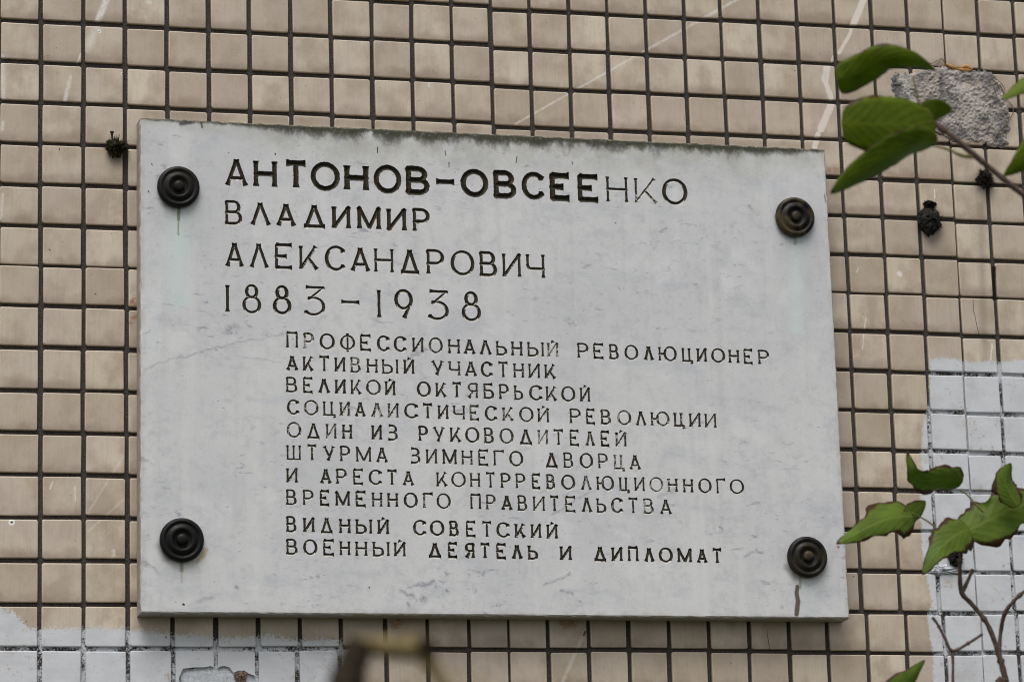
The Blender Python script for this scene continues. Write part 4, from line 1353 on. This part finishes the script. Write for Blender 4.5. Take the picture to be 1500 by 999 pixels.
st_ = .0013
gx = np.arange(poly[:, 0].min() - .004, poly[:, 0].max() + .004, st_)
gz = np.arange(poly[:, 1].min() - .004, poly[:, 1].max() + .004, st_)
XX, ZZ = np.meshgrid(gx, gz)
dd = inpoly(XX, ZZ) + .0016 * smooth_noise(len(gz), len(gx), 5, rng) + .0010 * smooth_noise(len(gz), len(gx), 2, rng)
hh = np.clip(dd / .0035, 0, 1) ** .6 * (.0019 + .0007 * smooth_noise(len(gz), len(gx), 9, rng) + .0005 * smooth_noise(len(gz), len(gx), 2, rng))
mv, mf, mid = [], [], {}
for b in range(len(gz) - 1):
    for a in range(len(gx) - 1):
        if max(dd[b, a], dd[b + 1, a], dd[b, a + 1], dd[b + 1, a + 1]) <= 0:
            continue
        fc = []
        for (p, q) in ((b, a), (b, a + 1), (b + 1, a + 1), (b + 1, a)):
            if (p, q) not in mid:
                mid[(p, q)] = len(mv)
                mv.append((gx[q], -(.0036 + max(0., float(hh[p, q]))), gz[p]))
            fc.append(mid[(p, q)])
        mf.append(tuple(fc))
c0 = poly.mean(0)
mp = obj('mortar_patch', mesh('mortar_patch', [(a - c0[0], b + .003, c - c0[1]) for a, b, c in mv], mf, mortar_mat()), None, (c0[0], -.003, c0[1]))
tag(mp, 'rough grey mortar patch with loose fibres left on the tiles', 'mortar patch')
M_FIBRE = simple_mat('brown_fibre', (.10, .07, .045), (.24, .17, .11), .8, 300)
M_FOAM = simple_mat('orange_foam', (.42, .19, .05), (.55, .30, .11), .8, 300)
for pts in ([(1452, 112), (1464, 120), (1472, 132), (1470, 142)], [(1446, 118), (1455, 128), (1461, 145), (1458, 155)], [(1474, 145), (1484, 158), (1481, 172), (1470, 184)], [(1466, 126), (1470, 138), (1466, 152)],
            [(1466, 160), (1477, 166), (1480, 176)], [(1352, 92), (1362, 94), (1374, 89), (1380, 86), (1384, 94)], [(1455, 205), (1466, 190), (1476, 182)], [(1402, 208), (1410, 212), (1424, 207)], [(1444, 120), (1452, 116), (1462, 126), (1466, 138)],
            [(1468, 196), (1476, 188), (1473, 176)], [(1372, 96), (1380, 88), (1386, 98)]):
    tv, tf_ = tube([W3(p) for p in spline([ray(x, y, .005 + .004 * rng.random()) for x, y in pts], 5)], [.0005] * ((len(pts) - 1) * 5 + 1), 5)
    obj('fibre', mesh('fibre', tv, tf_, M_FIBRE), mp)
for pts in ([(1386, 94), (1393, 98), (1402, 101)], [(1408, 99), (1416, 98), (1425, 102)], [(1402, 101), (1412, 103), (1424, 103)]):
    sp_ = spline([ray(x, y, .0055) for x, y in pts], 5)
    tv, tf_ = tube([W3(p) for p in sp_], [.0016 * (.5 + math.sin(math.pi * i / (len(sp_) - 1))) for i in range(len(sp_))], 6)
    obj('foam_bead', mesh('foam_bead', tv, tf_, M_FOAM), mp)

m, loc = lump('plaster_fill', 322, 1003, 58, 29, 2.6, M_PLASTER, 44, .12, 0)
tag(obj('plaster_fill', m, None, (loc[0], -.0004, loc[2])), 'white painted plaster showing where the lower tiles have broken away', 'plaster')
# a dab of paint-covered rubble in the broken corner
m, loc = lump('rubble', 353, 992, 8, 10, 3.5, simple_mat('brown_rubble', (.16, .11, .08), (.30, .22, .16), .95, 250, .003), 41, .5)
tag(obj('rubble', m, None, loc), 'small brown lump of rubble in the gap of the broken tiles', 'rubble')


# ------------------------------------------------------------------ shrubs in front of the wall
def leaf_mat(name, top, vein, under, brown_amt):
    nt = NT(name)
    g = nt.n('NewGeometry')
    a = nt.n('Attribute', attribute_name='leaf')           # x: along, y: across -1..1
    s = nt.n('SeparateXYZ')
    nt.l(a.outputs['Vector'], s.inputs[0])
    c = nt.mix(nt.ramp(nt.noise(g.outputs['Position'], 45, 3), .35, .65), top, tuple(x * .72 for x in top))
    ay = nt.math('ABSOLUTE', s.outputs[1])
    c = nt.mix(nt.ramp(ay, .03, .10, .55, 0), c, vein)
    w_ = nt.n('TexWave', wave_type='BANDS', bands_direction='X')
    cb = nt.n('CombineXYZ')
    nt.put(cb.inputs[0], nt.math('SUBTRACT', nt.math('MULTIPLY', s.outputs[0], 2.2), nt.math('MULTIPLY', ay, .75)))
    nt.l(cb.outputs[0], w_.inputs['Vector'])
    w_.inputs['Scale'].default_value = 1.1
    c = nt.mix(nt.ramp(w_.outputs['Fac'], .86, 1.0, 0, .28), c, vein)
    rim = nt.math('MAXIMUM', ay, nt.ramp(s.outputs[0], .80, 1.0, 0, 1))
    oi = nt.n('ObjectInfo')
    br = nt.ramp(nt.math('ADD', rim, nt.math('MULTIPLY', nt.noise(g.outputs['Position'], 50, 3), .7)), 1.30 - brown_amt, 1.42 - brown_amt)
    c = nt.mix(br, c, (.075, .035, .018))
    c = nt.mix(nt.math('MULTIPLY', g.outputs['Backfacing'], .8), c, under)
    nt.put(nt.b.inputs['Base Color'], c)
    nt.b.inputs['Roughness'].default_value = .5
    nt.b.inputs['Specular IOR Level'].default_value = .22
    tr = nt.n('BsdfTranslucent')
    nt.put(tr.inputs['Color'], nt.mul(1, c, (1.2, 1.5, .5)))
    mx = nt.n('MixShader')
    mx.inputs[0].default_value = .45
    nt.l(nt.b.outputs[0], mx.inputs[1])
    nt.l(tr.outputs[0], mx.inputs[2])
    nt.l(mx.outputs[0], nt.out.inputs['Surface'])
    nt.bump(w_.outputs['Fac'], .25, .0008)
    return nt.mat


M_LEAF = leaf_mat('dark_green_leaf', (.135, .190, .006), (.17, .225, .015), (.14, .19, .02), .06)
M_LEAF2 = leaf_mat('green_leaf_browning', (.140, .215, .026), (.20, .27, .055), (.17, .22, .05), .20)
M_TWIG = simple_mat('brown_twig_bark', (.055, .034, .028), (.12, .082, .066), .8, 220, .001)
M_TWIG2 = simple_mat('green_brown_twig', (.10, .09, .03), (.19, .17, .06), .75, 160, .001)
CAMP = W3(C)


def leaf(parent, pts, width, roll, mat, cup=.25, wave=.08, seed=0, asym=(1, 1), shape='heart', nl=26, nw=9, rag=.05):
    """pts: photo x, y, w(distance from wall) along the midrib from base to tip; width px; roll deg about the midrib"""
    r = random.Random(seed)
    cen = spline([np.array(W3(ray(*p))) for p in pts], 8)
    cen = [Vector(c) for c in cen]
    L_ = len(cen) - 1
    v, f, at_ = [], [], []
    scale = (cen[0] - CAMP).length / (F * 1000)
    for i in range(nl + 1):
        s = i / nl
        k_ = min(int(s * L_), L_ - 1)
        p = cen[k_].lerp(cen[k_ + 1], s * L_ - k_)
        t = (cen[min(k_ + 1, L_)] - cen[max(k_ - 1, 0)]).normalized()
        view = (CAMP - p).normalized()
        side = view.cross(t).normalized()
        nrm = t.cross(side).normalized()
        ro = math.radians(roll)
        sd_ = side * math.cos(ro) + nrm * math.sin(ro)
        nr_ = sd_.cross(t)
        if shape == 'heart':
            w_ = (math.sin(math.pi * min(1, s * .93 + .07) ** .62)) ** .85 * (1 - .25 * s) * min(1, s / .14) ** .5
        elif shape == 'round':
            w_ = math.sqrt(max(0, 1 - (2 * s - 1) ** 2)) ** .9
        else:
            w_ = math.sin(math.pi * s ** .8) ** .8
        w_ = max(w_, .012) * width / 2 * scale
        for q in range(nw):
            a = -1 + 2 * q / (nw - 1)
            wa = w_ * (asym[0] if a < 0 else asym[1]) * (1 + (rag * (r.uniform(-.6, .6) + math.sin(9.3 * s + seed * 1.7 + a) + .7 * math.sin(23 * s + seed + 2 * a)) if abs(a) == 1 else 0))
            back_ = (-.16 * abs(a) ** 1.5 * w_ if shape == 'heart' and s < .25 else 0) * (1 - s / .25 if s < .25 else 0)
            off = nr_ * (cup * abs(a) ** 1.4 * wa + wave * w_ * math.sin(7 * s + 2.2 * a + seed) * abs(a))
            v.append(tuple(p + sd_ * a * wa + off + t * back_ * 2))
            at_.append((s, a, 0))
    for i in range(nl):
        for q in range(nw - 1):
            b = i * nw + q
            f.append((b, b + 1, b + nw + 1, b + nw))
    base = cen[0]
    m = mesh('leaf', [tuple(Vector(x) - base) for x in v], f, mat, smooth=True)
    la = m.attributes.new('leaf', 'FLOAT_VECTOR', 'POINT')
    la.data.foreach_set('vector', [c for t_ in at_ for c in t_])
    o = obj('leaf', m, parent, base)
    md = o.modifiers.new('thickness', 'SOLIDIFY')
    md.thickness = .0004
    md.offset = 0
    return o


def twig(name, parent, pts, radii, mat, seg=8, knots=0, seed=1):
    P = [np.array(W3(ray(*p))) if len(p) == 3 else np.array(p[:3]) for p in pts]
    sp_ = spline(P, 8)
    n_ = len(sp_)
    rr = np.interp(np.linspace(0, len(radii) - 1, n_), np.arange(len(radii)), radii)
    r = np.random.default_rng(seed)
    rr = rr * (1 + .10 * r.normal(0, 1, n_).clip(-1, 1))
    for _ in range(knots):
        rr[int(r.integers(2, n_ - 2))] *= 1.6
    base = Vector(sp_[0])
    tv, tf_ = tube([Vector(p) - base for p in sp_], rr, seg)
    m = fixn(mesh(name, tv, tf_, mat, smooth=True))
    return obj(name, m, parent, base)


shrub = bpy.data.objects.new('lilac_shrub', None)
col.objects.link(shrub)
shrub.location = (.78, -.72, GZ)
tag(shrub, 'leafy shrub with heart shaped green leaves and thin brown twigs before the wall', 'shrub')
root = (.78, -.72, GZ - .05, 0)


def gp(u, w, v):
    return (u, -w, v, 0)


WA, WBn = 1.10, .62
# main stems from the ground
twig('stem', shrub, [root, gp(.80, .80, -1.9), gp(.86, .98, -1.1), gp(.80, 1.08, -.45), (1640, 400, WA), (1560, 330, WA), (1500, 286, WA), (1440, 238, WA), (1395, 200, WA), (1362, 176, WA - .01), (1348, 166, WA)],
     [.014, .012, .010, .007, .005, .0036, .0031, .0029, .0027, .0030, .0016], M_TWIG, 10, 3, 5)
twig('stem', shrub, [root, gp(.60, .70, -1.7), gp(.47, .64, -1.1), (1488, 1060, WBn), (1474, 999, WBn), (1463, 958, WBn), (1447, 915, WBn), (1424, 885, WBn), (1409, 868, WBn), (1406, 840, WBn), (1407, 812, WBn), (1411, 790, WBn + .01)],
     [.012, .010, .0070, .0040, .0033, .0031, .0026, .0024, .0028, .0021, .0019, .0015], M_TWIG, 10, 4, 8)
twig('twig', shrub, [(1463, 958, WBn), (1466, 925, WBn), (1472, 898, WBn + .01), (1487, 878, WBn + .02), (1512, 856, WBn + .03), (1560, 815, WBn + .05), (1590, 740, WBn + .06)], [.0026, .0022, .0024, .0019, .0018, .0017, .0012], M_TWIG, 8, 3, 12)
twig('twig', shrub, [(1438, 929, WBn), (1418, 942, WBn + .01), (1395, 953, WBn + .02), (1384, 934, WBn + .02), (1374, 915, WBn + .02), (1366, 904, WBn + .02)], [.0017, .0014, .0021, .0016, .0014, .0017], M_TWIG, 8, 2, 14)
twig('twig', shrub, [(1395, 953, WBn + .02), (1396, 975, WBn + .02), (1396, 1003, WBn + .02), (1400, 1050, WBn + .02), gp(.40, .64, -.75), gp(.50, .66, -1.15)], [.0018, .0015, .0016, .0020, .0028, .0034], M_TWIG, 8, 2, 16)
twig('twig', shrub, [(1409, 868, WBn), (1414, 858, WBn), (1420, 845, WBn), (1425, 834, WBn)], [.0026, .0022, .0017, .0024], M_TWIG, 8, 0, 18)
twig('petiole', shrub, [(1370, 772, WBn + .02), (1360, 764, WBn + .02), (1346, 756, WBn + .02), (1336, 752, WBn + .02)], [.0011, .0009, .0008, .0008], M_TWIG2, 6)
twig('petiole', shrub, [(1412, 788, WBn + .01), (1395, 778, WBn + .02), (1372, 774, WBn + .02)], [.0014, .0012, .0011], M_TWIG2, 6)
twig('petiole', shrub, [(1440, 750, WBn), (1428, 737, WBn), (1416, 724, WBn), (1406, 718, WBn)], [.0011, .0009, .0008, .0008], M_TWIG2, 6)
twig('petiole', shrub, [(1348, 166, WA), (1345, 148, WA), (1341, 128, WA), (1337, 112, WA)], [.0013, .0011, .0010, .0009], M_TWIG2, 6)
twig('petiole', shrub, [(1424, 230, WA), (1408, 228, WA), (1388, 219, WA), (1366, 213, WA)], [.0022, .0016, .0012, .0010], M_TWIG2, 6)
# upper leaves
leaf(shrub, [(1226, 117, WA), (1256, 106, WA), (1296, 86, WA + .02), (1338, 88, WA + .02), (1372, 105, WA)], 58, 14, M_LEAF, .32, .05, 1, (1, .9))
leaf(shrub, [(1232, 181, WA + .02), (1272, 182, WA + .02), (1318, 182, WA + .01), (1372, 186, WA)], 86, -10, M_LEAF, .10, .03, 2, (1, 1), 'round', rag=.02)
leaf(shrub, [(1342, 170, WA), (1358, 166, WA - .01), (1376, 162, WA - .015), (1394, 162, WA - .02)], 40, 20, M_LEAF, .10, .04, 3, (1, 1), 'ovate')
leaf(shrub, [(1374, 207, WA), (1330, 215, WA + .02), (1276, 242, WA + .03), (1216, 284, WA + .04)], 58, -38, M_LEAF, .25, .05, 4, (1, 1), 'ovate')
leaf(shrub, [(1580, 120, WA), (1545, 112, WA), (1505, 124, WA), (1466, 147, WA)], 52, 30, M_LEAF, .2, .05, 5)
leaf(shrub, [(1570, 190, WA), (1540, 205, WA), (1506, 230, WA), (1470, 258, WA)], 74, -25, M_LEAF, .2, .05, 6)
# lower leaves
leaf(shrub, [(1338, 756, WBn + .02), (1306, 758, WBn + .03), (1268, 774, WBn + .05), (1225, 797, WBn + .06)], 66, 26, M_LEAF2, .34, .06, 7, (1, .85), rag=.13)
leaf(shrub, [(1326, 760, WBn + .02), (1338, 750, WBn + .015), (1356, 734, WBn + .01)], 30, 20, M_LEAF2, .1, .04, 8, (1, 1), 'ovate')
leaf(shrub, [(1410, 706, WBn), (1384, 702, WBn + .01), (1352, 704, WBn + .02), (1336, 690, WBn + .03), (1329, 660, WBn + .03)], 46, -24, M_LEAF2, .22, .16, 9, rag=.13)
leaf(shrub, [(1420, 775, WBn + .02), (1399, 784, WBn + .03), (1372, 808, WBn + .04), (1351, 842, WBn + .04)], 58, 12, M_LEAF2, .15, .05, 10, rag=.13)
leaf(shrub, [(1408, 782, WBn), (1448, 762, WBn), (1492, 742, WBn), (1560, 732, WBn)], 74, -14, M_LEAF2, .18, .08, 11, (1, 1), 'ovate', rag=.13)
leaf(shrub, [(1492, 742, WBn + .02), (1480, 722, WBn + .02), (1472, 702, WBn + .02), (1481, 678, WBn + .02)], 40, 30, M_LEAF2, .3, .10, 12, (1, 1), 'ovate', rag=.13)
leaf(shrub, [(1290, 1040, WBn + .1), (1312, 1010, WBn + .1), (1335, 988, WBn + .1), (1355, 966, WBn + .1)], 40, 15, M_LEAF2, .2, .03, 13)
twig('petiole', shrub, [(1290, 1040, WBn + .1), (1310, 1075, WBn + .08), (1400, 1090, WBn + .03), gp(.46, .65, -.95)], [.0010, .0012, .0016, .002], M_TWIG2, 6)
twig('petiole', shrub, [(1580, 120, WA), (1620, 170, WA), (1640, 280, WA), (1640, 400, WA)], [.001, .0016, .0022, .003], M_TWIG, 6)
twig('petiole', shrub, [(1570, 190, WA), (1590, 250, WA), (1575, 340, WA)], [.001, .0014, .002], M_TWIG, 6)
# foliage of the same shrub beyond the frame
for i in range(26):
    bx, by = random.uniform(1600, 2300), random.uniform(-100, 1300)
    w_ = random.uniform(.75, 1.2)
    an = random.uniform(-.6, 3.6)
    ln = random.uniform(80, 120)
    q = [(bx + ln * t * math.cos(an), by + ln * t * math.sin(an) + 12 * t * t, w_ + .03 * t) for t in (0, .35, .7, 1)]
    if min(a[0] for a in q) < 1560:
        continue
    leaf(shrub, q, random.uniform(60, 85), random.uniform(-50, 50), random.choice((M_LEAF, M_LEAF2)), .2, .06, 30 + i, nl=10, nw=7)
    twig('twig', shrub, [q[0], (bx + 40, by + 60, w_), (max(bx, 1700) + 40, by + 260, 1.0), gp(.86, .95, -1.1)], [.001, .0018, .003, .005], M_TWIG, 6, 0, i)

# near shrub, only its top reaches the frame
near = bpy.data.objects.new('bare_shrub', None)
col.objects.link(near)
WN = 2.32
nb = W3(ray(505, 1300, WN))
near.location = (nb.x, nb.y, GZ)
tag(near, 'blurred bent dark twig with a yellowish shoot below the plaque', 'shrub')
M_DARK = simple_mat('dark_olive_bark', (.010, .007, .003), (.030, .020, .009), .8, 160, .001)
M_SHOOT = simple_mat('yellow_olive_shoot', (.13, .095, .035), (.21, .165, .075), .7, 120, .001)
twig('stem', near, [(nb.x, nb.y, GZ - .05, 0), (nb.x + .02, nb.y, (GZ + nb.z) / 2, 0), (500, 1300, WN), (497, 1080, WN), (508, 1000, WN), (520, 962, WN), (529, 938, WN)], [.014, .013, .012, .0095, .0088, .0075, .0062], M_DARK, 10, 0, 3)
twig('shoot', near, [(526, 945, WN), (555, 946, WN), (585, 950, WN), (605, 947, WN), (622, 945, WN)], [.0050, .0048, .0052, .0066, .0050], M_SHOOT, 8, 0, 4)
twig('bud', near, [(611, 955, WN), (619, 947, WN), (626, 938, WN)], [.0050, .0078, .0046], M_DARK, 8, 0, 5)
twig('shoot', near, [(618, 952, WN), (632, 975, WN), (650, 1005, WN), (664, 1060, WN), (600, 1180, WN), (500, 1300, WN)], [.0034, .0034, .0032, .003, .003, .004], M_SHOOT, 8, 0, 6)
